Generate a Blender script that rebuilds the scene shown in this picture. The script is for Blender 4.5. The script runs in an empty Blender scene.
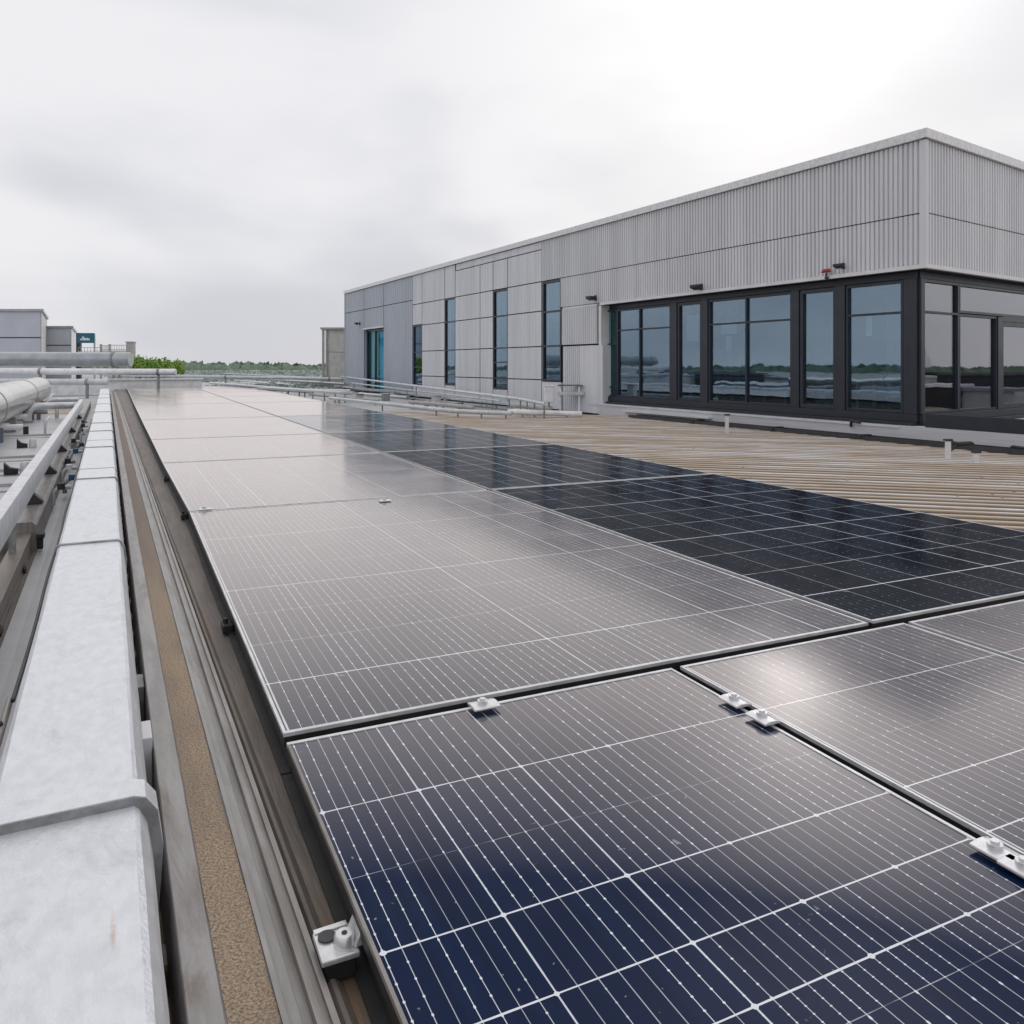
import bpy, math, random
from mathutils import Vector
random.seed(7)
S = bpy.context.scene
COL = S.collection
R = math.radians
F = 810.0; HY = 365.0; CZ = 1.5           # focal length and horizon in pixels, eye height over the roof deck
# ------------------------------------------------------------------ camera
cam_d = bpy.data.cameras.new("camera"); cam = bpy.data.objects.new("camera", cam_d); COL.objects.link(cam)
cam.location = (0, 0, CZ); cam.rotation_euler = (R(90), 0, 0)
cam_d.sensor_width = 36; cam_d.lens = F/1024*36; cam_d.shift_y = (HY-512)/1024.0
cam_d.clip_start = 0.05; cam_d.clip_end = 6000
S.camera = cam
# ------------------------------------------------------------------ sky
SUN_AZ, SUN_EL = R(19.0), R(20.5)
sv = Vector((math.sin(SUN_AZ)*math.cos(SUN_EL), math.cos(SUN_AZ)*math.cos(SUN_EL), math.sin(SUN_EL)))
w = bpy.data.worlds.new("World"); S.world = w; w.use_nodes = True
nt = w.node_tree; nt.nodes.clear()
def N(nt, t, **k):
    n = nt.nodes.new(t)
    for a, b in k.items(): setattr(n, a, b)
    return n
def setin(nt, n, i, v):
    if v is None: return
    if hasattr(v, 'is_output'): nt.links.new(v, n.inputs[i])
    else: n.inputs[i].default_value = v
def M_(nt, op, a, b=None, c=None, clamp=False):
    n = N(nt, 'ShaderNodeMath', operation=op); n.use_clamp = clamp
    setin(nt, n, 0, a); setin(nt, n, 1, b); setin(nt, n, 2, c)
    return n.outputs[0]
def MIX(nt, f, a, b, mode='MIX'):
    n = N(nt, 'ShaderNodeMix', data_type='RGBA', blend_type=mode)
    setin(nt, n, 0, f); setin(nt, n, 6, a); setin(nt, n, 7, b)
    return n.outputs[2]
def MAPR(nt, v, a, b, c=0.0, d=1.0, smooth=True):
    n = N(nt, 'ShaderNodeMapRange'); n.interpolation_type = 'SMOOTHSTEP' if smooth else 'LINEAR'
    setin(nt, n, 0, v); n.inputs[1].default_value = a; n.inputs[2].default_value = b
    n.inputs[3].default_value = c; n.inputs[4].default_value = d
    return n.outputs[0]
def NOISE(nt, vec, scale, detail=4, rough=.55, dist=0):
    n = N(nt, 'ShaderNodeTexNoise'); nt.links.new(vec, n.inputs['Vector'])
    n.inputs['Scale'].default_value = scale; n.inputs['Detail'].default_value = detail
    n.inputs['Roughness'].default_value = rough; n.inputs['Distortion'].default_value = dist
    return n.outputs['Fac']
def MAPV(nt, vec, scale=(1, 1, 1), rot=(0, 0, 0), loc=(0, 0, 0)):
    n = N(nt, 'ShaderNodeMapping'); nt.links.new(vec, n.inputs[0])
    if rot[2]:
        n.vector_type = 'TEXTURE'; scale = tuple(1/x for x in scale)
    n.inputs['Scale'].default_value = scale; n.inputs['Rotation'].default_value = rot; n.inputs['Location'].default_value = loc
    return n.outputs[0]
tc = N(nt, 'ShaderNodeTexCoord')
mp = MAPV(nt, tc.outputs['Generated'], (1, 1, 2.2), (0, 0, 0), (0.35, .2, .1))
n1 = NOISE(nt, mp, 1.9, 4, .45, .35)
n2 = NOISE(nt, mp, 3.6, 3, .45, .2)
cl = M_(nt, 'ADD', M_(nt, 'MULTIPLY', n1, .75), M_(nt, 'MULTIPLY', n2, .25))
cl = MAPR(nt, cl, .38, .60)
base = MIX(nt, cl, (.60, .61, .66, 1), (.83, .825, .85, 1))
dp = N(nt, 'ShaderNodeVectorMath', operation='DOT_PRODUCT'); nt.links.new(tc.outputs['Generated'], dp.inputs[0]); dp.inputs[1].default_value = sv
glow = MAPR(nt, dp.outputs['Value'], .90, 1.0)          # the cloud is thin in front of the sun
omd = M_(nt, 'SUBTRACT', dp.outputs['Value'], 1.0)
ragg = MAPR(nt, n2, .3, .7, .35, 1.5)
glow2 = M_(nt, 'ADD', M_(nt, 'MULTIPLY', 3.6, M_(nt, 'EXPONENT', M_(nt, 'MULTIPLY', omd, 1100.0))), M_(nt, 'MULTIPLY', M_(nt, 'MULTIPLY', .13, ragg), M_(nt, 'EXPONENT', M_(nt, 'MULTIPLY', omd, 60.0))))
sx = N(nt, 'ShaderNodeSeparateXYZ'); nt.links.new(tc.outputs['Generated'], sx.inputs[0])
up = MAPR(nt, sx.outputs['Z'], 0.0, .6, 0, .42)
base = MIX(nt, up, base, (.90, .90, .925, 1))
base = MIX(nt, M_(nt, 'MULTIPLY', glow, .45), base, (.97, .955, .945, 1))
stg = M_(nt, 'ADD', 1.0, M_(nt, 'ADD', 0.0, glow2))
hv = (math.sin(R(21))*math.cos(R(33)), math.cos(R(21))*math.cos(R(33)), math.sin(R(33)))   # unseen glow added above the frame to put sheen on the near panels
dp2 = N(nt, 'ShaderNodeVectorMath', operation='DOT_PRODUCT'); nt.links.new(tc.outputs['Generated'], dp2.inputs[0]); dp2.inputs[1].default_value = hv
stg = M_(nt, 'ADD', stg, M_(nt, 'MULTIPLY', 2.5, M_(nt, 'EXPONENT', M_(nt, 'MULTIPLY', M_(nt, 'SUBTRACT', dp2.outputs['Value'], 1.0), 100.0))))
bg1 = N(nt, 'ShaderNodeBackground'); setin(nt, bg1, 0, base); setin(nt, bg1, 1, stg)
sky = N(nt, 'ShaderNodeTexSky', sky_type='NISHITA'); sky.sun_disc = False; sky.sun_elevation = SUN_EL; sky.sun_rotation = SUN_AZ
bg2 = N(nt, 'ShaderNodeBackground'); nt.links.new(sky.outputs[0], bg2.inputs[0]); bg2.inputs[1].default_value = .05
mx = N(nt, 'ShaderNodeMixShader'); mx.inputs[0].default_value = .06
nt.links.new(bg1.outputs[0], mx.inputs[1]); nt.links.new(bg2.outputs[0], mx.inputs[2])
out = N(nt, 'ShaderNodeOutputWorld'); nt.links.new(mx.outputs[0], out.inputs[0])
# ------------------------------------------------------------------ sun, veiled by cloud
ld = bpy.data.lights.new("sun", 'SUN'); ld.energy = .5; ld.angle = R(125); ld.color = (1, .93, .84)
lo = bpy.data.objects.new("sun", ld); COL.objects.link(lo); lo.rotation_euler = sv.to_track_quat('Z', 'Y').to_euler()
S.view_settings.view_transform = 'Standard'; S.view_settings.look = 'None'; S.view_settings.exposure = .10; S.view_settings.gamma = 1
S.render.engine = 'CYCLES'; S.render.resolution_x = 1024; S.render.resolution_y = 1024
S.cycles.max_bounces = 8; S.cycles.glossy_bounces = 4; S.cycles.transparent_max_bounces = 12

# ================================================================== materials
def newmat(name):
    m = bpy.data.materials.new(name); m.use_nodes = True; nt = m.node_tree; nt.nodes.clear()
    b = N(nt, 'ShaderNodeBsdfPrincipled'); o = N(nt, 'ShaderNodeOutputMaterial'); nt.links.new(b.outputs[0], o.inputs[0])
    return m, nt, b
def c4(c): return (c[0], c[1], c[2], 1)
def mat(name, c, rough=.5, metal=0.0, c2=None, scale=3.0, stretch=(1, 1, 1), rot=(0, 0, 0), bump=0.0, bscale=40, amt=(.35, .65), spec=None, rvar=.12, stain=None, sscale=1.3, samt=(.55, .72)):
    m, nt, b = newmat(name)
    t = N(nt, 'ShaderNodeTexCoord').outputs['Object']
    v = MAPV(nt, t, stretch, rot)
    if c2 is None: c2 = tuple(x*.8 for x in c)
    n = NOISE(nt, v, scale, 6, .6)
    f = MAPR(nt, n, amt[0], amt[1])
    colr = MIX(nt, f, c4(c2), c4(c))
    if stain:
        f2 = MAPR(nt, NOISE(nt, v, sscale, 7, .7, .5), samt[0], samt[1])
        colr = MIX(nt, f2, colr, c4(stain))
    nt.links.new(colr, b.inputs['Base Color'])
    nt.links.new(M_(nt, 'ADD', rough-rvar/2, M_(nt, 'MULTIPLY', n, rvar)), b.inputs['Roughness'])
    b.inputs['Metallic'].default_value = metal
    if spec is not None: b.inputs['Specular IOR Level'].default_value = spec
    if bump:
        bn = N(nt, 'ShaderNodeBump'); bn.inputs['Strength'].default_value = bump; bn.inputs['Distance'].default_value = .01
        nt.links.new(NOISE(nt, v, bscale, 5, .6), bn.inputs['Height']); nt.links.new(bn.outputs[0], b.inputs['Normal'])
    return m
_d = F*1.0/(935-HY); RUST = ((113-512)/F*_d+.5277, _d-.854, .505)
M = {}
M['alu'] = mat('bare_aluminium', (.66, .67, .69), .38, .55, (.52, .53, .55), 9, bump=.05)
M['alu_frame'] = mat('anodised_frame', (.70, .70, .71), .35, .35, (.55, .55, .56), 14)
M['galv'] = mat('galvanised_cover', (.72, .735, .765), .33, .35, (.64, .66, .69), 14, (2, 1, 1), (0, 0, R(26.5)), bump=.3, bscale=90, stain=(.54, .555, .58), sscale=5, samt=(.52, .75))
_nt = M['galv'].node_tree; _b = [n for n in _nt.nodes if n.type == 'BSDF_PRINCIPLED'][0]
_src = _b.inputs['Base Color'].links[0].from_socket; _t = N(_nt, 'ShaderNodeTexCoord').outputs['Object']
_mp = N(_nt, 'ShaderNodeMapping'); _mp.vector_type = 'TEXTURE'; _nt.links.new(_t, _mp.inputs[0])
_mp.inputs['Location'].default_value = RUST; _mp.inputs['Rotation'].default_value = (0, 0, R(26.5)); _mp.inputs['Scale'].default_value = (.007, .085, .2)
_ln = N(_nt, 'ShaderNodeVectorMath', operation='LENGTH'); _nt.links.new(_mp.outputs[0], _ln.inputs[0])
_f = M_(_nt, 'MULTIPLY', MAPR(_nt, _ln.outputs['Value'], .1, 1.0, .5, 0), MAPR(_nt, NOISE(_nt, _t, 60, 4), .35, .6))
_nt.links.new(MIX(_nt, _f, _src, (.50, .27, .10, 1)), _b.inputs['Base Color'])
M['galv_dark'] = mat('galvanised_strap', (.33, .34, .34), .5, .4, (.2, .2, .2), 12, bump=.2)
M['dark_frame'] = mat('dark_metal_frame', (.012, .017, .028), .36, .0, (.016, .022, .035), 3)
M['black'] = mat('black_rubber', (.018, .018, .018), .55, 0, (.03, .03, .03), 10)
M['gutter'] = mat('dark_gutter', (.045, .047, .052), .5, 0, (.03, .03, .034), 5)
M['clad'] = mat('grey_cladding', (.66, .67, .70), .45, .0, (.57, .58, .61), 1.6, (1.5, 1.5, .12), stain=(.53, .535, .55), sscale=2.2, samt=(.55, .85))
M['clad_dark'] = mat('bluish_cladding', (.41, .445, .50), .45, .0, (.36, .395, .45), .7, (1, 1, .3))
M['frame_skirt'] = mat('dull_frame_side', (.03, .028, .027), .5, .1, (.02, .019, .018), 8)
M['clad_shed'] = mat('shed_cladding', (.52, .54, .60), .5, 0, (.47, .49, .55), .4)
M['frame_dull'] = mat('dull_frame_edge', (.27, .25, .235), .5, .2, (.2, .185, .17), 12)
M['seam'] = mat('seam_shadow_gap', (.06, .06, .065), .6)
M['white_trim'] = mat('white_flashing', (.70, .70, .71), .4, 0, (.62, .62, .63), 3)
M['plinth'] = mat('plinth_boards', (.58, .58, .61), .5, 0, (.5, .5, .53), 2, (.4, .4, 14), bump=.3, bscale=3)
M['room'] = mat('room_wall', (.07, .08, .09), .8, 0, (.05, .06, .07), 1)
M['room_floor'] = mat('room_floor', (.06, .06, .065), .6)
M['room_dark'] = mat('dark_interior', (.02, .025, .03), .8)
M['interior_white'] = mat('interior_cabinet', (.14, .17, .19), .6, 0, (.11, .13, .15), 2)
M['grey_strip'] = mat('grey_flashing_sheet', (.36, .34, .335), .5, .1, (.26, .245, .235), 6, (3, .5, 1), (0, 0, R(26.5)), bump=.15, bscale=60, stain=(.19, .15, .12), sscale=2.5, samt=(.55, .75))
M['brown'] = mat('weathered_brown_sheet', (.20, .17, .145), .6, .0, (.125, .105, .09), 5, (4, .4, 1), (0, 0, R(26.5)), bump=.3, bscale=30, stain=(.22, .13, .07), sscale=3)
M['brown_beam'] = mat('bronze_beam', (.22, .19, .165), .42, .3, (.16, .13, .105), 4, (4, .5, 1), (0, 0, R(26.5)), stain=(.20, .11, .05), sscale=3)
M['rail'] = mat('mill_finish_rail', (.30, .28, .265), .4, .5, (.2, .185, .17), 6, (4, .5, 1), (0, 0, R(26.5)), bump=.1)
M['membrane'] = mat('roof_membrane', (.50, .51, .51), .7, 0, (.40, .415, .41), .6, bump=.2, stain=(.26, .29, .26), sscale=.25)
M['sheet'] = mat('pale_roof_sheet', (.56, .56, .57), .45, .1, (.47, .475, .49), 1.5, bump=.1, stain=(.38, .39, .41), sscale=1.2)
M['sheet_blue'] = mat('blue_grey_trim', (.19, .23, .30), .5, 0, (.14, .17, .22), 3)
M['pipe'] = mat('pale_pipe', (.62, .64, .66), .35, .2, (.5, .52, .55), 3, stain=(.35, .36, .38), sscale=1.5)
M['duct'] = mat('steel_duct', (.42, .44, .46), .3, .6, (.34, .36, .38), 2)
M['shiny'] = mat('polished_duct', (.50, .49, .48), .22, .95, (.38, .37, .35), .8)
M['stone'] = mat('pale_post', (.42, .41, .40), .6, 0, (.33, .32, .31), 6)
M['cream'] = mat('cream_panel', (.62, .60, .57), .5)
M['white'] = mat('white_paint', (.86, .86, .87), .35, 0, (.7, .7, .72), 4)
M['clamp'] = mat('cast_clamp', (.74, .74, .75), .3, .55, (.6, .6, .61), 20, bump=.08, bscale=90)
M['teal'] = mat('teal_sign', (.010, .13, .19), .4, 0, (.008, .10, .15), 5)
M['red'] = mat('red_lens', (.35, .03, .02), .3)
M['blue'] = mat('blue_plastic', (.03, .12, .25), .4)
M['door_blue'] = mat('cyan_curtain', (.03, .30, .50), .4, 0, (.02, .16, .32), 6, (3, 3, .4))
_b = [n for n in M['door_blue'].node_tree.nodes if n.type == 'BSDF_PRINCIPLED'][0]; _b.inputs['Emission Color'].default_value = (.03, .35, .65, 1); _b.inputs['Emission Strength'].default_value = .16  # glow added to carry the cyan of the door glass
M['grass'] = mat('ground_grass', (.075, .10, .045), .9, 0, (.10, .11, .06), .02)
M['bark'] = mat('bark', (.09, .07, .055), .8)
M['concrete'] = mat('concrete_wall', (.36, .355, .35), .7)
def leafmat(name, a, b2, c3):
    m, nt, b = newmat(name)
    oi = N(nt, 'ShaderNodeNewGeometry')
    f = oi.outputs['Random Per Island']
    cc = MIX(nt, f, c4(a), c4(b2)); t = N(nt, 'ShaderNodeTexCoord').outputs['Object']
    cc = MIX(nt, MAPR(nt, NOISE(nt, t, 1.2, 3), .45, .6), cc, c4(c3))
    nt.links.new(cc, b.inputs['Base Color']); b.inputs['Roughness'].default_value = .6
    b.inputs['Specular IOR Level'].default_value = .25
    return m
M['leaf'] = leafmat('bright_leaf', (.22, .36, .07), (.34, .48, .12), (.15, .29, .05))
M['leaf_far'] = leafmat('far_leaf', (.14, .21, .13), (.20, .27, .18), (.16, .22, .17))  # distance haze put into the leaf colour
M['sedum'] = leafmat('sedum', (.30, .36, .32), (.46, .50, .47), (.20, .26, .22))

# grit strip
m, nt, b = newmat('sand_grit'); t = N(nt, 'ShaderNodeTexCoord').outputs['Object']
g = NOISE(nt, t, 160, 3, .7); g2 = NOISE(nt, t, 420, 2, .6)
vo = N(nt, 'ShaderNodeTexVoronoi'); nt.links.new(t, vo.inputs['Vector']); vo.inputs['Scale'].default_value = 190
cc = MIX(nt, MAPR(nt, g, .35, .65), (.17, .125, .085, 1), (.50, .38, .265, 1))
cc = MIX(nt, MAPR(nt, vo.outputs['Distance'], .0, .5, .6, 0), cc, (.50, .40, .29, 1))
big = MAPR(nt, NOISE(nt, MAPV(nt, t, (3, .5, 1), (0, 0, R(26.5))), 2.5, 5, .6), .4, .68)
cc = MIX(nt, M_(nt, 'MULTIPLY', big, .5), cc, (.19, .145, .11, 1))
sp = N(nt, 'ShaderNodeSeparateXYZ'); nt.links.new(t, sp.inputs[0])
cc = MIX(nt, MAPR(nt, sp.outputs['Y'], 3.3, 6.5, 0, .75), cc, (.20, .165, .145, 1))     # shade further along is put into the grit colour
nt.links.new(cc, b.inputs['Base Color']); b.inputs['Roughness'].default_value = .85
bn = N(nt, 'ShaderNodeBump'); bn.inputs['Strength'].default_value = .7; bn.inputs['Distance'].default_value = .004
nt.links.new(M_(nt, 'ADD', g, g2), bn.inputs['Height']); nt.links.new(bn.outputs[0], b.inputs['Normal']); M['sand'] = m

# ribbed tan deck: streaks along the ribs
RIB_A = math.atan2(.2597, -.9657)
m, nt, b = newmat('tan_ribbed_deck'); t = N(nt, 'ShaderNodeTexCoord').outputs['UV']
sp = N(nt, 'ShaderNodeSeparateXYZ'); nt.links.new(t, sp.inputs[0])
ry = M_(nt, 'DIVIDE', M_(nt, 'ADD', sp.outputs['Y'], 9.0), .25); rf = M_(nt, 'FRACT', ry); rid = M_(nt, 'FLOOR', ry)
wn = N(nt, 'ShaderNodeTexWhiteNoise', noise_dimensions='1D'); nt.links.new(rid, wn.inputs['W'])
cb = N(nt, 'ShaderNodeCombineXYZ'); setin(nt, cb, 0, M_(nt, 'MULTIPLY', sp.outputs['X'], .35)); setin(nt, cb, 1, M_(nt, 'MULTIPLY', sp.outputs['Y'], 5.0)); setin(nt, cb, 2, M_(nt, 'MULTIPLY', rid, 3.7))
s1 = NOISE(nt, cb.outputs[0], 1.0, 6, .65); s2 = NOISE(nt, cb.outputs[0], 4.0, 5, .7)
gr = NOISE(nt, N(nt, 'ShaderNodeTexCoord').outputs['Object'], 30, 4, .7)
tr_c = MIX(nt, MAPR(nt, s1, .36, .64), (.35, .265, .19, 1), (.60, .485, .37, 1))
tr_c = MIX(nt, MAPR(nt, wn.outputs['Value'], .3, 1, 0, .5), tr_c, (.50, .43, .36, 1))
tr_c = MIX(nt, MAPR(nt, NOISE(nt, N(nt, 'ShaderNodeTexCoord').outputs['Object'], .55, 5, .65, .6), .42, .66, 0, .55), tr_c, (.22, .175, .135, 1))
tr_c = MIX(nt, MAPR(nt, gr, .45, .75, 0, .4), tr_c, (.30, .23, .17, 1))
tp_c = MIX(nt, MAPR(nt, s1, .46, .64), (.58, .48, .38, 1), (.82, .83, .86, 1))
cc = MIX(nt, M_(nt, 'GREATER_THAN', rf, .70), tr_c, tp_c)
rib_foot_dark = M_(nt, 'MULTIPLY', MAPR(nt, M_(nt, 'ABSOLUTE', M_(nt, 'SUBTRACT', rf, .64)), .03, .085, 1, 0), MAPR(nt, s1, .3, .6, 1, .6))  # darker line along the foot of each rib
cc = MIX(nt, rib_foot_dark, cc, (.075, .055, .042, 1))
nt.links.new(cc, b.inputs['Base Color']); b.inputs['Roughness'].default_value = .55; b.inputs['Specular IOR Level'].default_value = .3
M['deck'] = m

# solar glass: cells, fine wires, ribbons
def solar(name, K, TINT, LW, HK, LK, CA, CB, WK=1.0):
    m, nt, b = newmat(name)
    u1 = N(nt, 'ShaderNodeUVMap', uv_map='cell'); u2 = N(nt, 'ShaderNodeUVMap', uv_map='dist')
    a = N(nt, 'ShaderNodeSeparateXYZ'); nt.links.new(u1.outputs[0], a.inputs[0]); U, V = a.outputs[0], a.outputs[1]
    a2 = N(nt, 'ShaderNodeSeparateXYZ'); nt.links.new(u2.outputs[0], a2.inputs[0]); DC, DR = a2.outputs[0], a2.outputs[1]
    oi = N(nt, 'ShaderNodeObjectInfo').outputs['Random']
    NW = 7
    Uw = M_(nt, 'ADD', M_(nt, 'MULTIPLY', U, NW), .5); fw = M_(nt, 'FRACT', Uw); iw = M_(nt, 'FLOOR', Uw)
    wd = M_(nt, 'MULTIPLY', M_(nt, 'ABSOLUTE', M_(nt, 'SUBTRACT', fw, .5)), .272/NW)
    cmb = N(nt, 'ShaderNodeCombineXYZ'); setin(nt, cmb, 0, iw); setin(nt, cmb, 1, M_(nt, 'FLOOR', M_(nt, 'ADD', V, .001))); setin(nt, cmb, 2, oi)
    wn = N(nt, 'ShaderNodeTexWhiteNoise', noise_dimensions='3D'); nt.links.new(cmb.outputs[0], wn.inputs['Vector'])
    rnd = wn.outputs['Value']
    fd = M_(nt, 'ABSOLUTE', M_(nt, 'SUBTRACT', M_(nt, 'FRACT', M_(nt, 'ADD', M_(nt, 'MULTIPLY', V, 5.0), M_(nt, 'MULTIPLY', rnd, .8))), .5))
    dot = M_(nt, 'MULTIPLY', MAPR(nt, fd, .035, .10, 1, 0), MAPR(nt, rnd, .25, .45))
    hw = M_(nt, 'ADD', .0009, M_(nt, 'MULTIPLY', dot, .0014))
    wire = M_(nt, 'LESS_THAN', wd, hw)
    wire = M_(nt, 'MULTIPLY', wire, M_(nt, 'MAXIMUM', dot, M_(nt, 'ADD', .50*WK, M_(nt, 'MULTIPLY', rnd, .5*WK))))
    if WK < 1: wire = M_(nt, 'MULTIPLY', wire, WK)
    nzl = NOISE(nt, N(nt, 'ShaderNodeTexCoord').outputs['Object'], 9, 3)
    hair = M_(nt, 'LESS_THAN', M_(nt, 'MULTIPLY', M_(nt, 'ABSOLUTE', M_(nt, 'SUBTRACT', M_(nt, 'FRACT', M_(nt, 'ADD', V, .5)), .5)), .42), .0014*LW)
    hair = M_(nt, 'MULTIPLY', hair, MAPR(nt, nzl, .38, .6, .1 if HK < 1 else .4, .6*HK))
    colw = M_(nt, 'ADD', .0010*LW, M_(nt, 'MULTIPLY', nzl, .0026*LW))
    wc = N(nt, 'ShaderNodeTexWhiteNoise', noise_dimensions='2D'); cbc = N(nt, 'ShaderNodeCombineXYZ'); setin(nt, cbc, 0, M_(nt, 'ROUND', U)); setin(nt, cbc, 1, oi); nt.links.new(cbc.outputs[0], wc.inputs['Vector'])
    coll = M_(nt, 'MULTIPLY', M_(nt, 'LESS_THAN', DC, M_(nt, 'MULTIPLY', colw, MAPR(nt, wc.outputs['Value'], .4, .97, .35, 1.15))), .85)
    roww = M_(nt, 'LESS_THAN', DR, M_(nt, 'ADD', .0009*LW, M_(nt, 'MULTIPLY', nzl, .0026*LW)))
    r2 = M_(nt, 'SQRT', M_(nt, 'ADD', M_(nt, 'POWER', DC, 2.0), M_(nt, 'POWER', DR, 2.0)))
    node = M_(nt, 'LESS_THAN', r2, M_(nt, 'ADD', .002, M_(nt, 'MULTIPLY', nzl, .009)))
    line = M_(nt, 'MAXIMUM', M_(nt, 'MAXIMUM', wire, hair), M_(nt, 'MAXIMUM', M_(nt, 'MAXIMUM', coll, roww), node))
    tob = N(nt, 'ShaderNodeTexCoord').outputs['Object']
    dust = MAPR(nt, NOISE(nt, tob, 1.4, 6, .6, .3), .35, .7)
    spk = M_(nt, 'MAXIMUM', MAPR(nt, NOISE(nt, tob, 60, 2, .5), .755, .785), M_(nt, 'MULTIPLY', MAPR(nt, NOISE(nt, tob, 11, 4, .6, .6), .70, .74), .8))
    cell = MIX(nt, rnd, CA, CB)
    cell = MIX(nt, M_(nt, 'MULTIPLY', dust, .018 if WK == 1 else .004), cell, (.5, .46, .42, 1))
    cell = MIX(nt, M_(nt, 'MULTIPLY', spk, .35), cell, (.7, .7, .7, 1))
    cc = MIX(nt, line, cell, (.74, .76, .80, 1))
    nt.links.new(cc, b.inputs['Base Color'])
    b.inputs['Roughness'].default_value = .6; b.inputs['Specular IOR Level'].default_value = 0
    bn = N(nt, 'ShaderNodeBump'); bn.inputs['Strength'].default_value = .04; bn.inputs['Distance'].default_value = .004
    nt.links.new(NOISE(nt, tob, 3.5, 3, .5), bn.inputs['Height'])
    ge = N(nt, 'ShaderNodeNewGeometry'); dt = N(nt, 'ShaderNodeVectorMath', operation='DOT_PRODUCT')
    nt.links.new(ge.outputs['Normal'], dt.inputs[0]); nt.links.new(ge.outputs['Incoming'], dt.inputs[1])
    cs = M_(nt, 'MINIMUM', M_(nt, 'ABSOLUTE', dt.outputs['Value']), 1.0)
    fre = M_(nt, 'POWER', M_(nt, 'SUBTRACT', 1.0, cs), 3.6)       # anti-reflective glass: faint head-on, strong at a glance
    fre = M_(nt, 'MAXIMUM', .012, M_(nt, 'MULTIPLY', M_(nt, 'SUBTRACT', fre, .058), K))
    fre = M_(nt, 'DIVIDE', fre, M_(nt, 'ADD', 1.0, M_(nt, 'MULTIPLY', fre, .45)))
    fre = M_(nt, 'MULTIPLY', M_(nt, 'MINIMUM', fre, .97), M_(nt, 'SUBTRACT', 1.0, M_(nt, 'MULTIPLY', line, LK)))
    g1 = N(nt, 'ShaderNodeBsdfGlossy'); g1.inputs[0].default_value = TINT; nt.links.new(M_(nt, 'ADD', .13, M_(nt, 'MULTIPLY', dust, .08)), g1.inputs['Roughness'])
    g2_ = N(nt, 'ShaderNodeBsdfGlossy'); g2_.inputs[0].default_value = TINT; g2_.inputs['Roughness'].default_value = .115; nt.links.new(bn.outputs[0], g2_.inputs['Normal'])
    mg = N(nt, 'ShaderNodeMixShader'); mg.inputs[0].default_value = .4; nt.links.new(g1.outputs[0], mg.inputs[1]); nt.links.new(g2_.outputs[0], mg.inputs[2])
    ms = N(nt, 'ShaderNodeMixShader'); nt.links.new(fre, ms.inputs[0]); nt.links.new(b.outputs[0], ms.inputs[1]); nt.links.new(mg.outputs[0], ms.inputs[2])
    nt.links.new(ms.outputs[0], [n for n in nt.nodes if n.type == 'OUTPUT_MATERIAL'][0].inputs[0])
    return m
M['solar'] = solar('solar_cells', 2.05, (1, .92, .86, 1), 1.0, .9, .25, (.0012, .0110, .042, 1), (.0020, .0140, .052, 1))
M['solar_mid'] = solar('solar_cells_taupe', 1.55, (1, .94, .91, 1), 1.5, 1.0, .45, (.0025, .0095, .03, 1), (.004, .012, .036, 1))  # warm sheen of the sky put into the gloss tint
M['solar_dark'] = solar('solar_cells_black', .34, (.95, .97, 1, 1), 1.6, 1.6, .6, (.0028, .0050, .012, 1), (.0045, .0075, .017, 1), .3)  # building's dark reflection put into darker cells and weaker gloss

# window glass: tinted, coated, real see-through
def glassmat(name, tint, refl, ior):
    m = bpy.data.materials.new(name); m.use_nodes = True; nt = m.node_tree; nt.nodes.clear()
    tr = N(nt, 'ShaderNodeBsdfTransparent'); tr.inputs[0].default_value = c4(tint)
    gl = N(nt, 'ShaderNodeBsdfGlossy'); gl.inputs[0].default_value = c4(refl); gl.inputs['Roughness'].default_value = .015
    ge = N(nt, 'ShaderNodeNewGeometry'); dt = N(nt, 'ShaderNodeVectorMath', operation='DOT_PRODUCT')
    nt.links.new(ge.outputs['Normal'], dt.inputs[0]); nt.links.new(ge.outputs['Incoming'], dt.inputs[1])
    cs = M_(nt, 'MINIMUM', M_(nt, 'ABSOLUTE', dt.outputs['Value']), 1.0)
    fo = M_(nt, 'ADD', ior, M_(nt, 'MULTIPLY', M_(nt, 'POWER', M_(nt, 'SUBTRACT', 1.0, cs), 5.0), 1-ior))
    bn = N(nt, 'ShaderNodeBump'); bn.inputs['Strength'].default_value = .12; bn.inputs['Distance'].default_value = .02
    t = N(nt, 'ShaderNodeTexCoord').outputs['Object']
    nt.links.new(NOISE(nt, t, 1.1, 2, .4), bn.inputs['Height']); nt.links.new(bn.outputs[0], gl.inputs['Normal'])
    mx = N(nt, 'ShaderNodeMixShader'); nt.links.new(fo, mx.inputs[0]); nt.links.new(tr.outputs[0], mx.inputs[1]); nt.links.new(gl.outputs[0], mx.inputs[2])
    o = N(nt, 'ShaderNodeOutputMaterial'); nt.links.new(mx.outputs[0], o.inputs[0]); return m
M['glass'] = glassmat('coated_glass', (.70, .80, .86), (.68, .85, 1.0), .20)
M['glass_front'] = glassmat('coated_glass_front', (.72, .80, .84), (.74, .72, .75), .24)
M['glass_teal'] = glassmat('teal_glass', (.8, .95, .97), (.4, .7, .75), .08)
em = bpy.data.materials.new('interior_lamp'); em.use_nodes = True
eb = em.node_tree.nodes['Principled BSDF']; eb.inputs['Base Color'].default_value = (.3, .4, .45, 1); eb.inputs['Emission Color'].default_value = (.45, .62, .70, 1); eb.inputs['Emission Strength'].default_value = .07
M['lamp'] = em  # glow of the added glint panels

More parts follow.
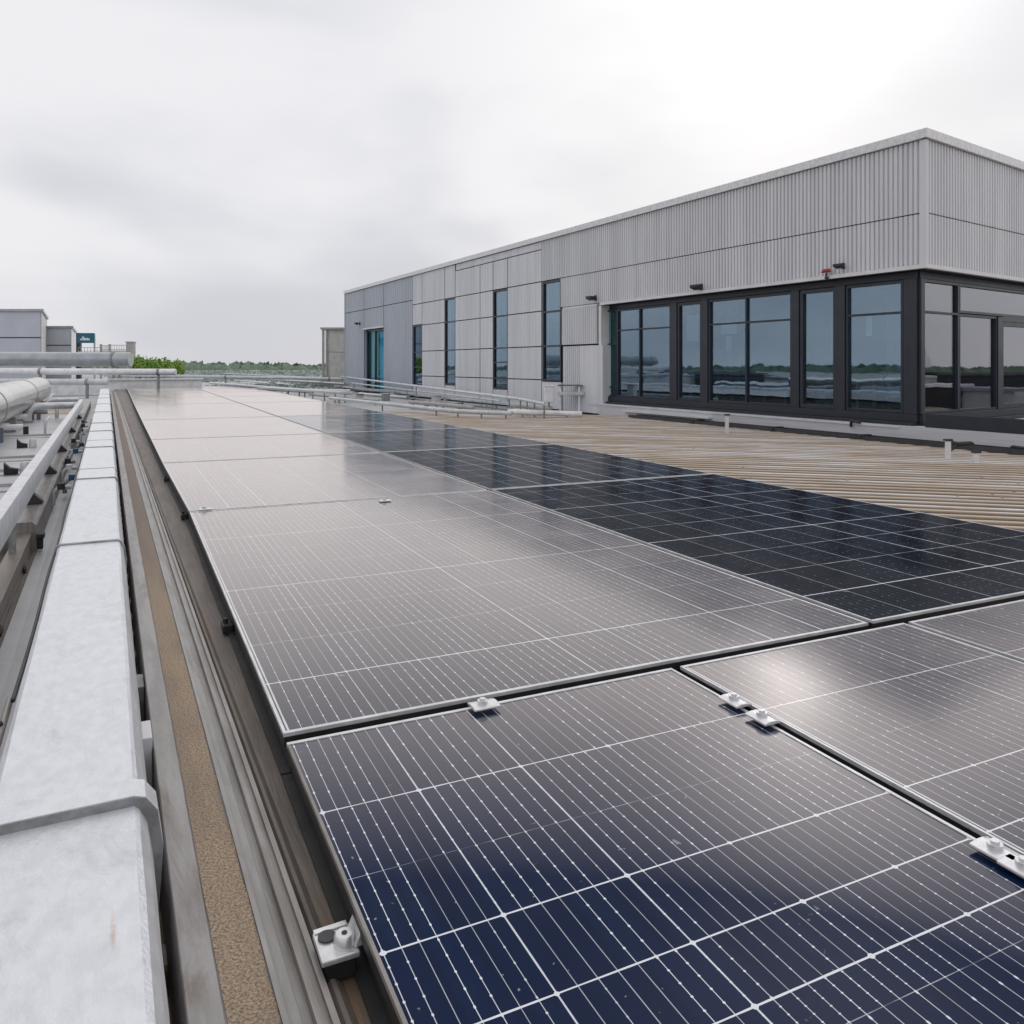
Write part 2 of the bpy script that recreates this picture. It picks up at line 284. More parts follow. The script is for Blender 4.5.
# ================================================================== mesh tools
class Fr:                       # a ground frame: u across, v away, both level
    def __init__(s, o, eu, ev): s.o = Vector((o[0], o[1], 0)); s.eu = Vector((eu[0], eu[1], 0)); s.ev = Vector((ev[0], ev[1], 0))
    def __call__(s, u, v, z): return s.o + s.eu*u + s.ev*v + Vector((0, 0, z))
def azframe(px):                # frame whose v axis runs to the vanishing point (px, horizon)
    k = (512-px)/F; c = 1/math.sqrt(1+k*k); sn = k*c
    return Fr((0, 0), (c, sn), (-sn, c))
W = Fr((0, 0), (1, 0), (0, 1))
A = azframe(130)                # solar array
L = azframe(107)                # ducts and flashings left of it
def P(px, py, z):
    d = F*(CZ-z)/(py-HY); return Vector(((px-512)/F*d, d, z))
def PD(px, py, d): return Vector(((px-512)/F*d, d, CZ+(HY-py)/F*d))
class MB:
    def __init__(s): s.v = []; s.f = []; s.sm = []
    def add(s, vs, fs, smooth=False):
        n = len(s.v); s.v += [Vector(p) for p in vs]; s.f += [tuple(i+n for i in f) for f in fs]; s.sm += [smooth]*len(fs); return s
    def box(s, fr, u0, u1, v0, v1, z0, z1):
        p = [fr(u, v, z) for z in (z0, z1) for (u, v) in ((u0, v0), (u1, v0), (u1, v1), (u0, v1))]
        return s.add(p, [(0, 3, 2, 1), (4, 5, 6, 7), (0, 1, 5, 4), (1, 2, 6, 5), (2, 3, 7, 6), (3, 0, 4, 7)])
    def prism(s, fr, prof, v0, v1, smooth=False):     # profile of (u, z), swept along v
        n = len(prof); p = [fr(u, v0, z) for u, z in prof] + [fr(u, v1, z) for u, z in prof]
        fs = [(i, (i+1) % n, n+(i+1) % n, n+i) for i in range(n)] + [tuple(range(n-1, -1, -1)), tuple(range(n, 2*n))]
        return s.add(p, fs, smooth)
    def tube(s, pts, r, n=12, caps=True, rs=None):
        pts = [Vector(p) for p in pts]; rings = []; prev = None
        for i, p in enumerate(pts):
            d = (pts[min(i+1, len(pts)-1)] - pts[max(i-1, 0)]).normalized()
            ref = prev if prev is not None else (Vector((0, 0, 1)) if abs(d.z) < .9 else Vector((1, 0, 0)))
            x = (ref - d*ref.dot(d)).normalized(); prev = x; y = d.cross(x)
            rr = rs[i] if rs else r
            rings.append([p + (x*math.cos(2*math.pi*k/n) + y*math.sin(2*math.pi*k/n))*rr for k in range(n)])
        vs = [q for rg in rings for q in rg]; fs = []
        for i in range(len(pts)-1):
            for k in range(n): fs.append((i*n+k, i*n+(k+1) % n, (i+1)*n+(k+1) % n, (i+1)*n+k))
        s.add(vs, fs, True)
        if caps:
            s.add(rings[0], [tuple(range(n-1, -1, -1))]); s.add(rings[-1], [tuple(range(n))])
        return s
    def build(s, name, m, parent=None, bevel=0, loc=None):
        off = Vector(parent['_w']) if parent is not None else (loc if loc is not None else Vector((0, 0, 0)))
        me = bpy.data.meshes.new(name); me.from_pydata([tuple(p-off) for p in s.v], [], s.f); me.update()
        me.polygons.foreach_set('use_smooth', s.sm)
        me.materials.append(M[m] if isinstance(m, str) else m)
        o = bpy.data.objects.new(name, me); COL.objects.link(o)
        if parent is not None: o.parent = parent
        else: o.location = off
        o['_w'] = tuple(off)
        if bevel:
            b = o.modifiers.new('bevel', 'BEVEL'); b.width = bevel; b.segments = 2; b.limit_method = 'ANGLE'; b.angle_limit = R(40)
        return o
def tag(o, label, cat, group=None):
    o['label'] = label; o['category'] = cat
    if group: o['group'] = group
    return o
def thing(name, loc, label, cat, group=None):
    o = bpy.data.objects.new(name, None); COL.objects.link(o); o.location = loc; o['_w'] = tuple(loc); o.empty_display_size = .2
    return tag(o, label, cat, group)
def struct(o, kind='structure'): o['kind'] = kind; return o
def copy_tree(o, loc, rz=0, label=None):
    c = o.copy(); COL.objects.link(c); c.location = loc; c.rotation_euler = (0, 0, rz)
    if label: c['label'] = label
    for ch in list(o.children):
        d = ch.copy(); COL.objects.link(d); d.parent = c
        for g in list(ch.children):
            e = g.copy(); COL.objects.link(e); e.parent = d
    return c

# ================================================================== setting
mb = MB(); mb.add([(-4000, -4000, -9), (4000, -4000, -9), (4000, 4000, -9), (-4000, 4000, -9)], [(0, 1, 2, 3)])
struct(mb.build('ground', 'grass'))
mb = MB(); mb.box(W, -160, 130, -60, 235, -8.99, -.03)
struct(mb.build('roof', 'membrane'))
# tan ribbed deck
rd = Vector((-.9657, .2597, 0)); rq = Vector((.2597, .9657, 0))
mb = MB(); q = -9.0; prof = []
while q < 23.3:
    prof += [(q, 0), (q+.165, 0), (q+.178, .045), (q+.237, .045)]; q += .25
prof.append((q, 0))
RL = (-24.0, 36.0)
vs = [rq*a_ - rd*l + Vector((0, 0, z)) for a_, z in prof for l in RL]
mb.add(vs, [(2*i, 2*i+1, 2*i+3, 2*i+2) for i in range(len(prof)-1)])
dk = mb.build('roof_deck', 'deck'); struct(dk)
uvl = dk.data.uv_layers.new(name='UVMap')
for lp in dk.data.loops:
    i = lp.vertex_index; uvl.data[lp.index].uv = (RL[i % 2], prof[i//2][0])

# distant wood all round
mb = MB()
def blob(mb, c, rx, rz, rnd, n=9, rings=6):
    vs = []; fs = []
    for j in range(rings+1):
        th = math.pi*j/rings
        for i in range(n):
            ph = 2*math.pi*i/n; k = 1+rnd.uniform(-.22, .22)
            vs.append(Vector(c)+Vector((rx*k*math.sin(th)*math.cos(ph), rx*k*math.sin(th)*math.sin(ph), rz*k*math.cos(th))))
    for j in range(rings):
        for i in range(n): fs.append((j*n+i, j*n+(i+1) % n, (j+1)*n+(i+1) % n, (j+1)*n+i))
    mb.add(vs, fs, True)
rr = random.Random(3)
for i in range(3600):
    a_ = rr.uniform(0, 2*math.pi); d = rr.uniform(330, 430)
    front = (math.sin(a_) < 0.0)
    top = rr.uniform(.2, 1.9) + (.3 if math.cos(a_) < .3 or abs(math.sin(a_)) > .75 else 0) * rr.uniform(.4, 1)
    top = top + .7*math.sin(a_*13)
    if math.cos(a_) < .75: top = -.2+top*.45
    rz_ = (top+9)/2
    blob(mb, (math.sin(a_)*d, math.cos(a_)*d, -9+rz_), rr.uniform(3, 5.5), rz_, rr)
tr = mb.build('far_wood', 'leaf_far'); struct(tr, 'stuff'); tag(tr, 'band of distant green woodland along the horizon', 'woodland')

# ================================================================== main building
CO = Vector((7.65, 15.0, 0)); E1 = Vector((-.4706, .8824, 0)); N1 = Vector((-.8824, -.4706, 0))
E2 = Vector((.802, .5973, 0)); N2 = Vector((.5973, -.802, 0))
B1 = Fr(CO, E1, N1); B2 = Fr(CO, E2, N2)           # u along the facade, v outwards
def SP(px, n=0.0):                                    # pixel column -> distance along the long facade
    q = (px-512)/F; o = CO+N1*n
    return (o.x-q*o.y)/(q*E1.y-E1.x)
def TP(px, n=0.0):
    q = (px-512)/F; o = CO+N2*n
    return (o.x-q*o.y)/(q*E2.y-E2.x)
bld = thing('warehouse_building', CO, 'grey ribbed metal building with a dark framed glazed corner, right of the solar panels', 'building')
ZF, ZM, ZT, ZC = 3.33, 4.33, 5.70, 5.87
SEND = SP(345); TEND = 16.0; SG = SP(601)
def inner(n):                                          # corner of the two facades set back by n
    # solve CO + a E1 + b E2 with offsets -n along both normals
    det = E2.dot(N1); det2 = E1.dot(N2)
    b_ = -n/det; a_ = -n/det2
    return a_, b_
a1, b1 = inner(.30)
# body behind the skins
mb = MB()
def polyprism(mb, pts, z0, z1):
    n = len(pts); vs = [Vector((p.x, p.y, z0)) for p in pts]+[Vector((p.x, p.y, z1)) for p in pts]
    mb.add(vs, [(i, (i+1) % n, n+(i+1) % n, n+i) for i in range(n)]+[tuple(range(n-1, -1, -1)), tuple(range(n, 2*n))])
ai, bi = inner(.38)
inC = CO+E1*ai+E2*bi
polyprism(mb, [inC, inC+E2*(TEND-bi-.38), inC+E2*(TEND-.5)+E1*(SEND-1), inC+E1*(SEND-ai-.12)], ZF+.03, ZT+.03)
mb.build('upper_wall', 'seam', bld)
# lower wall behind the blind part of the long facade
mb = MB(); mb.box(B1, SG+.02, SEND-.02, -1.6, -.55, -.02, ZF+.03)
mb.build('inner_wall', 'room_dark', bld)
# corrugated skins
def corr(mb, fr, s0, s1, z0, z1, pitch, dep, n0=0.0, flip=False, duty=.45):
    n = max(1, round((s1-s0)/pitch)); p = (s1-s0)/n; pr = []
    for i in range(n):
        x = s0+i*p
        pr += [(x, 0), (x+p*duty, 0), (x+p*(duty+.08), -dep), (x+p*.92, -dep)]
    pr.append((s1, 0))
    vs = [fr(s, n0+d, z) for s, d in pr for z in (z0, z1)]
    mb.add(vs, [(2*i, 2*i+2, 2*i+3, 2*i+1) for i in range(len(pr)-1)])
    # top and bottom returns
    for z in (z0, z1):
        vs = []
        for s, d in pr: vs += [fr(s, n0+d, z), fr(s, n0-.05, z)]
        mb.add(vs, [(2*i, 2*i+1, 2*i+3, 2*i+2) for i in range(len(pr)-1)])
G = .012
PX_C = SP(541)
mb = MB(); corr(mb, B1, .06, PX_C-.02, ZM+G, ZT-.01, .105, .036, 0, False, .55); mb.build('cladding_panel', 'clad', bld)
mb = MB(); corr(mb, B1, .06, SP(560), ZF+.05, ZM-G, .105, .036, 0, False, .55); mb.build('cladding_panel', 'clad', bld)
mb = MB(); corr(mb, B2, .06, TEND, ZM+G, ZT-.01, .115, .036, 0, False, .55); mb.build('cladding_panel', 'clad', bld)
mb = MB(); corr(mb, B2, .06, TEND, ZF+.05, ZM-G, .115, .036, 0, False, .55); mb.build('cladding_panel', 'clad', bld)
mb = MB(); mb.box(B1, SP(597.5), SP(562.5), -.3, -.002, 2.15, ZF+.03); corr(mb, B1, SP(597.5), SP(562.5), 2.15, ZF-.02, .105, .03, .03); mb.build('cladding_panel', 'clad', bld)
mb = MB(); mb.box(B1, SP(603), SP(579.5), -.3, .012, .03, 2.10); mb.build('cladding_panel', 'clad', bld, .01)
mb = MB(); corr(mb, B1, SP(579), SP(563), .03, 2.10, .12, .025, .0); mb.build('cladding_panel', 'clad', bld)
# corner trim, caps, flashing
mb = MB()
mb.box(B1, -.03, .10, .004, .02, ZF+.04, ZT-.02); mb.box(B2, -.012, .10, .004, .02, ZF+.04, ZT-.02)
mb.build('corner_trim', 'clad', bld)
def mitre(n, z): # outer corner at offset n
    a_, b_ = inner(-n); return CO+E1*a_+E2*b_+Vector((0, 0, z))
def band(mb, n0, n1, z0, z1, s_end, t_end):
    A0, A1 = mitre(n0, 0), mitre(n1, 0)
    def seg(e, end):
        nn = N1 if e is E1 else N2
        p0 = CO+e*end+nn*n0; p1 = CO+e*end+nn*n1
        return p0, p1
    for e, end in ((E1, s_end), (E2, t_end)):
        p0, p1 = seg(e, end)
        vs = [Vector((p.x, p.y, z)) for z in (z0, z1) for p in (A0, A1, p1, p0)]
        mb.add(vs, [(0, 3, 2, 1), (4, 5, 6, 7), (0, 1, 5, 4), (1, 2, 6, 5), (2, 3, 7, 6)])
mb = MB(); band(mb, -.4, .07, ZT, ZC, SEND+.05, TEND); mb.build('parapet_cap', 'alu_frame', bld)
mb = MB(); band(mb, -.04, .055, ZF-.035, ZF+.04, SG+.0, TEND); mb.build('drip_flashing', 'white_trim', bld)
mb = MB(); band(mb, -.60, -.042, ZF-.03, ZF+.0, SG, TEND); mb.build('soffit', 'dark_frame', bld)
mb = MB(); polyprism(mb, [inC, inC+E2*(TEND-.5), inC+E2*(TEND-.5)+E1*(SEND-1), inC+E1*(SEND-.3)], ZT-.2, ZT-.04); mb.build('roof', 'membrane', bld)
# blind bays further along: each panel its own sheet between dark joints
seams = [.03, 1.0, 2.13, ZF, ZM]
def bay(pxa, pxb, zs, m='clad', pitch=.2, dep=.012):
    s0, s1 = SP(pxb)+.02, SP(pxa)-.02
    for i in range(len(zs)-1):
        mb = MB(); mb.box(B1, s0, s1, -.30, -.03, zs[i]+.018, zs[i+1]-.018)
        corr(mb, B1, s0, s1, zs[i]+.018, zs[i+1]-.018, pitch, dep, 0.0)
        mb.build('cladding_panel', m, bld)
bay(507.5, 541.5, seams+[5.42]); bay(480, 493, seams+[5.42]); bay(455.2, 480, seams+[5.42]); bay(422, 444.6, seams+[ZT])
bay(493, 507.5, [ZM, 5.42]); bay(444.6, 455.2, [ZM, ZT]); bay(412.5, 422, [3.36, ZM, ZT])
bay(456, 541.5, [5.42, ZT])
bay(541.5, 561.5, [ZM, ZM+.06])
for a_, b_, z0 in ((541.5, 561.5, .95), (493, 507.5, .6), (444.6, 455.2, .65), (413, 422, .5)):
    bay(a_, b_, [.03, z0])
bay(383.5, 412.5, [.03, 4.55, ZT], 'clad_dark', .3, .02); bay(345, 364, [.03, 4.55, ZT], 'clad_dark', .3, .02); bay(364, 383.5, [3.45, 4.55, ZT], 'clad_dark', .3, .02)
mb = MB(); mb.box(B1, SEND-.02, SEND+.03, -1.0, .03, 0, ZT); mb.build('corner_trim', 'clad_dark', bld)
# windows of the blind part
def window(s0, s1, z0, z1, bars, fr=B1, n=-.07, fm='dark_frame', gm='glass', name='window', w=.06, mull=()):
    mb = MB(); mb.box(fr, s0, s0+w, n-.04, n+.06, z0, z1); mb.box(fr, s1-w, s1, n-.04, n+.06, z0, z1)
    mb.box(fr, s0+w, s1-w, n-.04, n+.06, z0, z0+w); mb.box(fr, s0+w, s1-w, n-.04, n+.06, z1-w, z1)
    for zb in bars: mb.box(fr, s0+w, s1-w, n-.038, n+.058, zb-w/2.5, zb+w/2.5)
    for sb in mull: mb.box(fr, sb-w/2.2, sb+w/2.2, n-.036, n+.056, z0+w, z1-w)
    f = mb.build(name, fm, bld)
    mb = MB(); mb.box(fr, s0+w*.6, s1-w*.6, n-.006, n+.006, z0+w*.6, z1-w*.6)
    p = mb.build('pane', gm, f); return f
window(SP(561.5)+.05, SP(541.5)-.05, .95, ZM-.02, (ZF-.05, 2.13), w=.07)
window(SP(507.5), SP(493), .6, ZM-.02, (ZF, 2.13, 1.6, 1.0), w=.06)
window(SP(455.2), SP(444.6), .65, ZM, (ZF, 2.13), w=.06)
window(SP(422), SP(413), .5, 3.34, (2.1, 1.4), w=.05)
# door with an added glowing cyan panel
dr = window(SP(383.5), SP(364), .05, 3.42, (), n=-.22, name='door', w=.10, gm='glass_teal', mull=(SP(372),))
mb = MB(); mb.box(B1, SP(379.5), SP(373.6), -.40, -.36, .2, 3.25); mb.build('curtain', 'door_blue', dr)
mb = MB(); mb.box(B1, SP(371), SP(365.2), -.40, -.36, .2, 3.3); mb.build('door_leaf', 'clad_dark', dr)
mb = MB(); mb.box(B1, SP(384), SP(363.5), -.05, .05, 3.44, 3.52); mb.build('door_head_flashing', 'white_trim', bld)

# glazed corner ---------------------------------------------------------
NG = -.28; ZS = .41; ZH = 3.16
zs0, zs1 = .56, ZH-.02
ac, bc = inner(.28)
def sg(px): return SP(px, NG)
def gframe(fr, s0, s1, z0, z1, n0, n1, name='mullion'):
    mb = MB(); mb.box(fr, min(s0, s1), max(s0, s1), n0, n1, z0, z1); return mb.build(name, 'dark_frame', bld, .006)
# sill and head rails
for fr, s0, s1 in ((B1, ac+.02, sg(604)), (B2, bc+.02, TEND)):
    gframe(fr, s0, s1, ZS, zs0-.002, NG-.06, NG+.10, 'sill_rail')
    gframe(fr, s0, s1, ZH, ZF-.032, NG-.07, NG-.01, 'head_rail')
    gframe(fr, s0, s1, ZS-.06, ZS-.002, NG-.06, NG+.20, 'sill_ledge')
for pa, pb in ((672.6, 679), (703.8, 710), (794, 801.5), (838.4, 847.5)):
    gframe(B1, sg(pb), sg(pa), zs0, ZH-.003, NG-.05, NG+.085)
def gwin(fr, s0, s1, bars, mull, gm, z0=zs0+.005, z1=zs1, w=.05, n=NG, name='window'):
    return window(min(s0, s1), max(s0, s1), z0, z1, bars, fr, n, 'dark_frame', gm, name, w, mull)
TR = 2.52
gwin(B1, sg(672.4), sg(618.5), (TR,), (sg(641),), 'glass')
gwin(B1, sg(703.6), sg(679.2), (), (), 'glass', w=.07, name='door')
gwin(B1, sg(793.8), sg(710.2), (TR,), (sg(747.6),), 'glass')
gwin(B1, sg(838.2), sg(801.8), (), (), 'glass', w=.08)
gwin(B1, sg(905), sg(847.7), (TR,), (), 'glass')
gwin(B1, sg(618.2), sg(604.5), (2.13, .85), (), 'glass_teal', w=.03)
# corner post with stepped profiles
cpt = CO+E1*ac+E2*bc
mb = MB(); s905 = sg(905.2)
mb.box(B1, ac+.03, s905-.002, NG-.06, NG+.06, zs0, ZH-.004)
mb.box(B1, ac+.06, ac+.16, NG+.06, NG+.10, zs0, ZH-.006); mb.box(B1, ac+.02, ac+.055, NG+.05, NG+.12, zs0, ZH-.006)
mb.box(B2, bc+.0, bc+.10, NG-.05, NG+.07, zs0+.002, ZH-.004)
mb.build('corner_post', 'dark_frame', bld, .006)
def tg(px): return TP(px, NG)
TR2 = TR+.03
gwin(B2, bc+.11, tg(956), (TR2-.03,), (), 'glass_front', w=.05)
gwin(B2, tg(956.3), TEND-.3, (), (tg(1075), tg(1140)), 'glass_front', z0=TR2, w=.05)
gwin(B2, tg(956.3), tg(994), (), (), 'glass_front', z1=TR2-.02, w=.045)
gframe(B2, tg(994.2), tg(998.5), zs0, TR2-.02, NG-.05, NG+.08)
gwin(B2, tg(998.7), tg(1034), (), (), 'glass_front', z1=TR2-.12, w=.09, name='door', n=NG)
gframe(B2, tg(998.7), tg(1034), TR2-.118, TR2-.004, NG-.05, NG+.075, 'transom')
gframe(B2, tg(1034.3), tg(1041), zs0, TR2-.02, NG-.05, NG+.08)
gwin(B2, tg(1041.3), TEND-.3, (), (tg(1100), tg(1180)), 'glass_front', z1=TR2-.02, w=.05)
# left reveal
mb = MB(); mb.box(B1, SG-.02, SG+.10, -.35, .01, ZS-.05, ZF-.04); mb.build('reveal', 'white_trim', bld)
# room behind the glass
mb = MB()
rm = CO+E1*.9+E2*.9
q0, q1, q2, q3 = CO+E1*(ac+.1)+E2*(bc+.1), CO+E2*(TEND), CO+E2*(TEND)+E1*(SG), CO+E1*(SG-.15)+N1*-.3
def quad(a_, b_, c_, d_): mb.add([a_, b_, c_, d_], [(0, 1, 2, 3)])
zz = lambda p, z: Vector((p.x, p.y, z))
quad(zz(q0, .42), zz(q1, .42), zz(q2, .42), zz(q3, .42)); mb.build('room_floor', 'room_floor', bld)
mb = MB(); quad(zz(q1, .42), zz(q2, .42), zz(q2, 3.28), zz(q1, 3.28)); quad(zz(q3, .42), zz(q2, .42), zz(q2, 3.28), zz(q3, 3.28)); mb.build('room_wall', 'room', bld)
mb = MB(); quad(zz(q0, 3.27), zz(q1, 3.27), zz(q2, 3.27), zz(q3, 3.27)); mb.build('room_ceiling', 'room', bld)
for s_, dpt in ((3.5, 4), (6.6, 5), (9.3, 4)):
    mb = MB(); mb.box(B1, s_, s_+.35, -dpt-.35, -dpt, .43, 3.26); mb.build('room_column', 'interior_white', bld, .01)
for pa, pb, ya, yb, n_ in ((638, 652, 352, 372, -2.5), (687, 696, 315, 341, -3), (721, 734, 322, 334, -2.2), (866, 869, 316, 336, -2.4), (630, 634, 318, 326, -2), (655, 661, 312, 318, -3.5), (726, 729, 336, 350, -3)):
    s0_, s1_ = SP(pb, n_), SP(pa, n_); d_ = B1((s0_+s1_)/2, n_, 0).y
    mb = MB(); mb.box(B1, s0_, s1_, n_-.1, n_, CZ+(HY-yb)/F*d_, CZ+(HY-ya)/F*d_); mb.build('lit_screen', 'lamp', bld)  # glowing panels put in for the bluish glints behind the glass
for s_, d_ in ((1.5, 1.6), (4, 2), (6.3, 1.8), (8.5, 2.2)):
    mb = MB(); mb.box(B1, s_, s_+1.4, -d_-.7, -d_, 1.12, 1.16)
    for a_ in (.05, 1.3):
        for c_ in (.05, .6): mb.box(B1, s_+a_, s_+a_+.05, -d_-c_-.05, -d_-c_, .43, 1.12)
    mb.build('room_table', 'interior_white', bld)
# plinth that runs straight on past the corner
mb = MB(); mb.box(B1, -3.4, SG+.05, -.5, .03, -.02, ZS-.065)
mb.box(B2, .45, 7, -1.5, -.02, -.01, ZS-.07)
mb.build('plinth', 'plinth', bld, .006)
mb = MB(); mb.box(B1, SP(713), SP(627), .032, .16, .17, .21); mb.build('ledge_trim', 'white_trim', bld)
mb = MB(); mb.box(B1, SP(900), SP(590), .032, .05, .30, .345); mb.build('ledge_trim', 'clad', bld)
mb = MB(); mb.box(B1, -3.4, -.02, .0, .031, ZS-.06, .60); mb.build('sill_fascia', 'dark_frame', bld, .004)
# roof gutter in front of the plinth
gut = thing('roof_gutter', B1(-3.4, .3, 0), 'dark box gutter running along the foot of the glazed building', 'gutter')
mb = MB(); mb.prism(Fr(CO, N1, E1), [(.10, .046), (.40, .046), (.40, .125), (.385, .125), (.385, .06), (.115, .06), (.115, .125), (.10, .125)], -3.4, SP(640))
mb.build('channel', 'gutter', gut)
for px in (780, 868, 700):
    mb = MB(); mb.box(B1, SP(px, .2), SP(px, .2)+.12, .09, .42, .046, .14); mb.build('joint_sleeve', 'black', gut)

# wall lamps, sensors (fixed to the facade, things of their own)
def wall_lamp(px, py, label, big=1.0):
    s = SP(px); d = (CO+E1*s).y; z = CZ+(HY-py)/F*d
    t_ = thing('wall_lamp', B1(s, .0, z), label, 'wall lamp', 'lamps above the glazing')
    mb = MB(); mb.box(B1, s-.04*big, s+.04*big, .003, .05, z-.10*big, z+.10*big); mb.build('bracket', 'black', t_, .004)
    mb = MB(); mb.tube([B1(s, .04, z), B1(s, .18, z+.02), B1(s-.05, .28*big+.02, z)], .018, 8); mb.build('arm', 'black', t_)
    hd = Fr(B1(s, .26*big, 0), N1, E1)
    mb = MB(); mb.prism(hd, [(-.09*big, z-.10*big), (.10*big, z-.03*big), (.10*big, z+.06*big), (-.09*big, z+.05*big)], -.17*big, .17*big); mb.build('lamp_head', 'black', t_, .008)
    return t_
wall_lamp(844, 266, 'black floodlight above the glazing nearest the corner, beside a small red beacon', .6)
wall_lamp(702, 287, 'black wall lamp above the middle of the long glazing', .8)
wall_lamp(596, 298, 'small black wall lamp above the left end of the glazing', .8)
wall_lamp(360, 323.5, 'tiny dark lamp above the blue-lit doorway', .8)
s = SP(829.5); z = CZ+(HY-271)/F*(CO+E1*s).y
bc_ = thing('beacon', B1(s, 0, z-.1), 'small red beacon beside the floodlight above the glazing', 'beacon')
mb = MB(); mb.tube([B1(s, .1, z-.14), B1(s, .1, z-.05)], .02, 8); mb.box(B1, s-.03, s+.03, .01, .11, z-.17, z-.13); mb.build('stem', 'black', bc_)
mb = MB(); mb.tube([B1(s-.12, .1, z-.03), B1(s-.07, .1, z), B1(s+.07, .1, z), B1(s+.12, .1, z-.03)], .04, 10, rs=[.012, .042, .042, .012]); mb.build('lens', 'red', bc_)

# ================================================================== solar array
H = 1.1
def grid(vals):  # insert midpoints
    o = []
    for i in range(len(vals)-1): o += [vals[i], (vals[i]+vals[i+1])/2]
    return o+[vals[-1]]
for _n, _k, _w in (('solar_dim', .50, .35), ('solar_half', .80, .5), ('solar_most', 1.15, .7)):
    M[_n] = solar('cells_'+_n, _k, (.98, .97, .97, 1), 1.6, 1.4, .55, (.0028, .0055, .014, 1), (.0045, .0080, .019, 1), _w)  # same painted-in reflection, weaker row by row
def module(u0, u1, v0, v1, z, ulines, vlines, bold, label, lip=.014, gm='solar', taper=None):
    """ulines: u of column lines; vlines: v of every cell row line; bold: v of the thick ones (metres)"""
    if taper:      # the left edge of the array drifts slightly, so these panels are a little out of square
        def Q(u, v, z, T=taper):
            e = T[0]+(T[1]-T[0])*min(1, max(0, (v-v0)/(v1-v0)))
            return A(u+(e-u0)*(u1-u)/(u1-u0), v, z)
    else: Q = A
    t_ = thing('solar_panel', A((u0+u1)/2, (v0+v1)/2, z-.04), label, 'solar panel', 'solar panels of the roof array')
    mb = MB(); h = .038
    def ring(a0, a1, b0, b1, c0, c1, d0, d1, z0, z1):
        mb.box(Q, a0, a1, d0 if False else b0, b1, z0, z1)
    # frame of four bars, silver lip slightly proud of the glass, dull body below
    zl = z-.009
    mb.box(Q, u0, u1, v0, v0+lip, zl, z+.0025); mb.box(Q, u0, u1, v1-lip, v1, zl, z+.0025)
    mb.box(Q, u1-lip*.7, u1, v0+lip, v1-lip, zl, z+.0025)
    mb.build('frame', 'alu_frame', t_)
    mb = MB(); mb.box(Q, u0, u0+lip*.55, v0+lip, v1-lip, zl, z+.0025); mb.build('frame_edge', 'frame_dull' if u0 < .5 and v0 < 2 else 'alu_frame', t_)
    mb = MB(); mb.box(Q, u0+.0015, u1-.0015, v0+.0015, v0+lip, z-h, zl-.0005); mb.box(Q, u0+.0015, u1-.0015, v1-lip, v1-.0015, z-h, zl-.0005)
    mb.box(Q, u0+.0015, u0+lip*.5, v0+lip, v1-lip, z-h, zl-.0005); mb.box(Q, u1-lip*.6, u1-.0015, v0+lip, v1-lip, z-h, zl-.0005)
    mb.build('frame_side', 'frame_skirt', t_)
    mb = MB(); mb.box(Q, u0+lip, u1-lip, v0+lip, v1-lip, z-.03, z-.012); mb.build('back_sheet', 'black', t_)
    # glass sheet, cut at the lines so that the line distances can be stored
    gu0, gu1, gv0, gv1 = u0+lip*.4, u1-lip*.6, v0+lip*.8, v1-lip*.8
    us = sorted(set([gu0, gu1]+[x for x in grid(ulines) if gu0 < x < gu1]))
    vsn = sorted(set([gv0, gv1]+[x for x in vlines if gv0 < x < gv1]+[x for x in bold if gv0 < x < gv1]+[x for x in grid(bold) if gv0 < x < gv1]))
    def interp(x, arr):
        if x <= arr[0]: return (x-arr[0])/(arr[1]-arr[0])
        for i in range(len(arr)-1):
            if x <= arr[i+1]+1e-9: return i+(x-arr[i])/(arr[i+1]-arr[i])
        return len(arr)-1+(x-arr[-1])/(arr[-1]-arr[-2])
    nu, nv = len(us), len(vsn)
    mb = MB(); vs = [Q(u, v, z) for v in vsn for u in us]
    fs = [(j*nu+i, j*nu+i+1, (j+1)*nu+i+1, (j+1)*nu+i) for j in range(nv-1) for i in range(nu-1)]
    mb.add(vs, fs); g_ = mb.build('glass', gm, t_)
    l1 = g_.data.uv_layers.new(name='cell'); l2 = g_.data.uv_layers.new(name='dist')
    cu = [interp(u, ulines) for u in us]; cv = [interp(v, vlines)+.002 for v in vsn]
    du = [min(abs(u-x) for x in ulines) for u in us]; dv = [min(abs(v-x) for x in bold) for v in vsn]
    for lp in g_.data.loops:
        k = lp.vertex_index; i, j = k % nu, k//nu
        l1.data[lp.index].uv = (cu[i], cv[j]); l2.data[lp.index].uv = (du[i], dv[j])
    return t_
UC = [.376*H, 2.597*H, 4.83*H]
gap = .018
CW = .2467*H
def ul(a0): return [a0+.018+CW*i for i in range(-4, 11)]
zN = .395
# near row
vb = [x*H for x in (2.07, 1.825, 1.345, 1.14, .985, .62, .3, -.1)][::-1]
vl = [x*H for x in (2.25, 1.825, 1.566, 1.345, 1.14, .985, .90, .62, .3, -.1)][::-1]
vb = [x for x in vb if abs(x-2.07*H) > .01]
nv0, nv1 = .12*H, 2.200*H
nu = [(.376*H, 1.620*H), (1.656*H, 2.72*H), (2.748*H, 3.80*H), (3.825*H, 4.9*H)]
nl = ['nearest solar panel, deep blue, at the lower centre', 'second panel of the front row, brightened by the sun glare', 'third panel of the front row, cut by the right edge of the photo', 'fourth panel of the front row, farthest right']
for k, (a_, b_) in enumerate(nu):
    ulin = [x*H for x in (.12, .391, .617, .885, 1.14, 1.385, 1.612, 1.9)] if k == 0 else [a_+.02+CW*.98*i for i in range(-1, 7)]
    vbk = vb+[2.9*H] if k != 0 else vb+[2.9*H]
    if k == 3: continue
    module(a_, b_, nv0, nv1, zN, ulin, vl, vbk, nl[k])
vr = [2.232, 5.93, 9.0, 11.9, 16.2, 22.4, 27.0, 31.5, 36.0, 40.5]
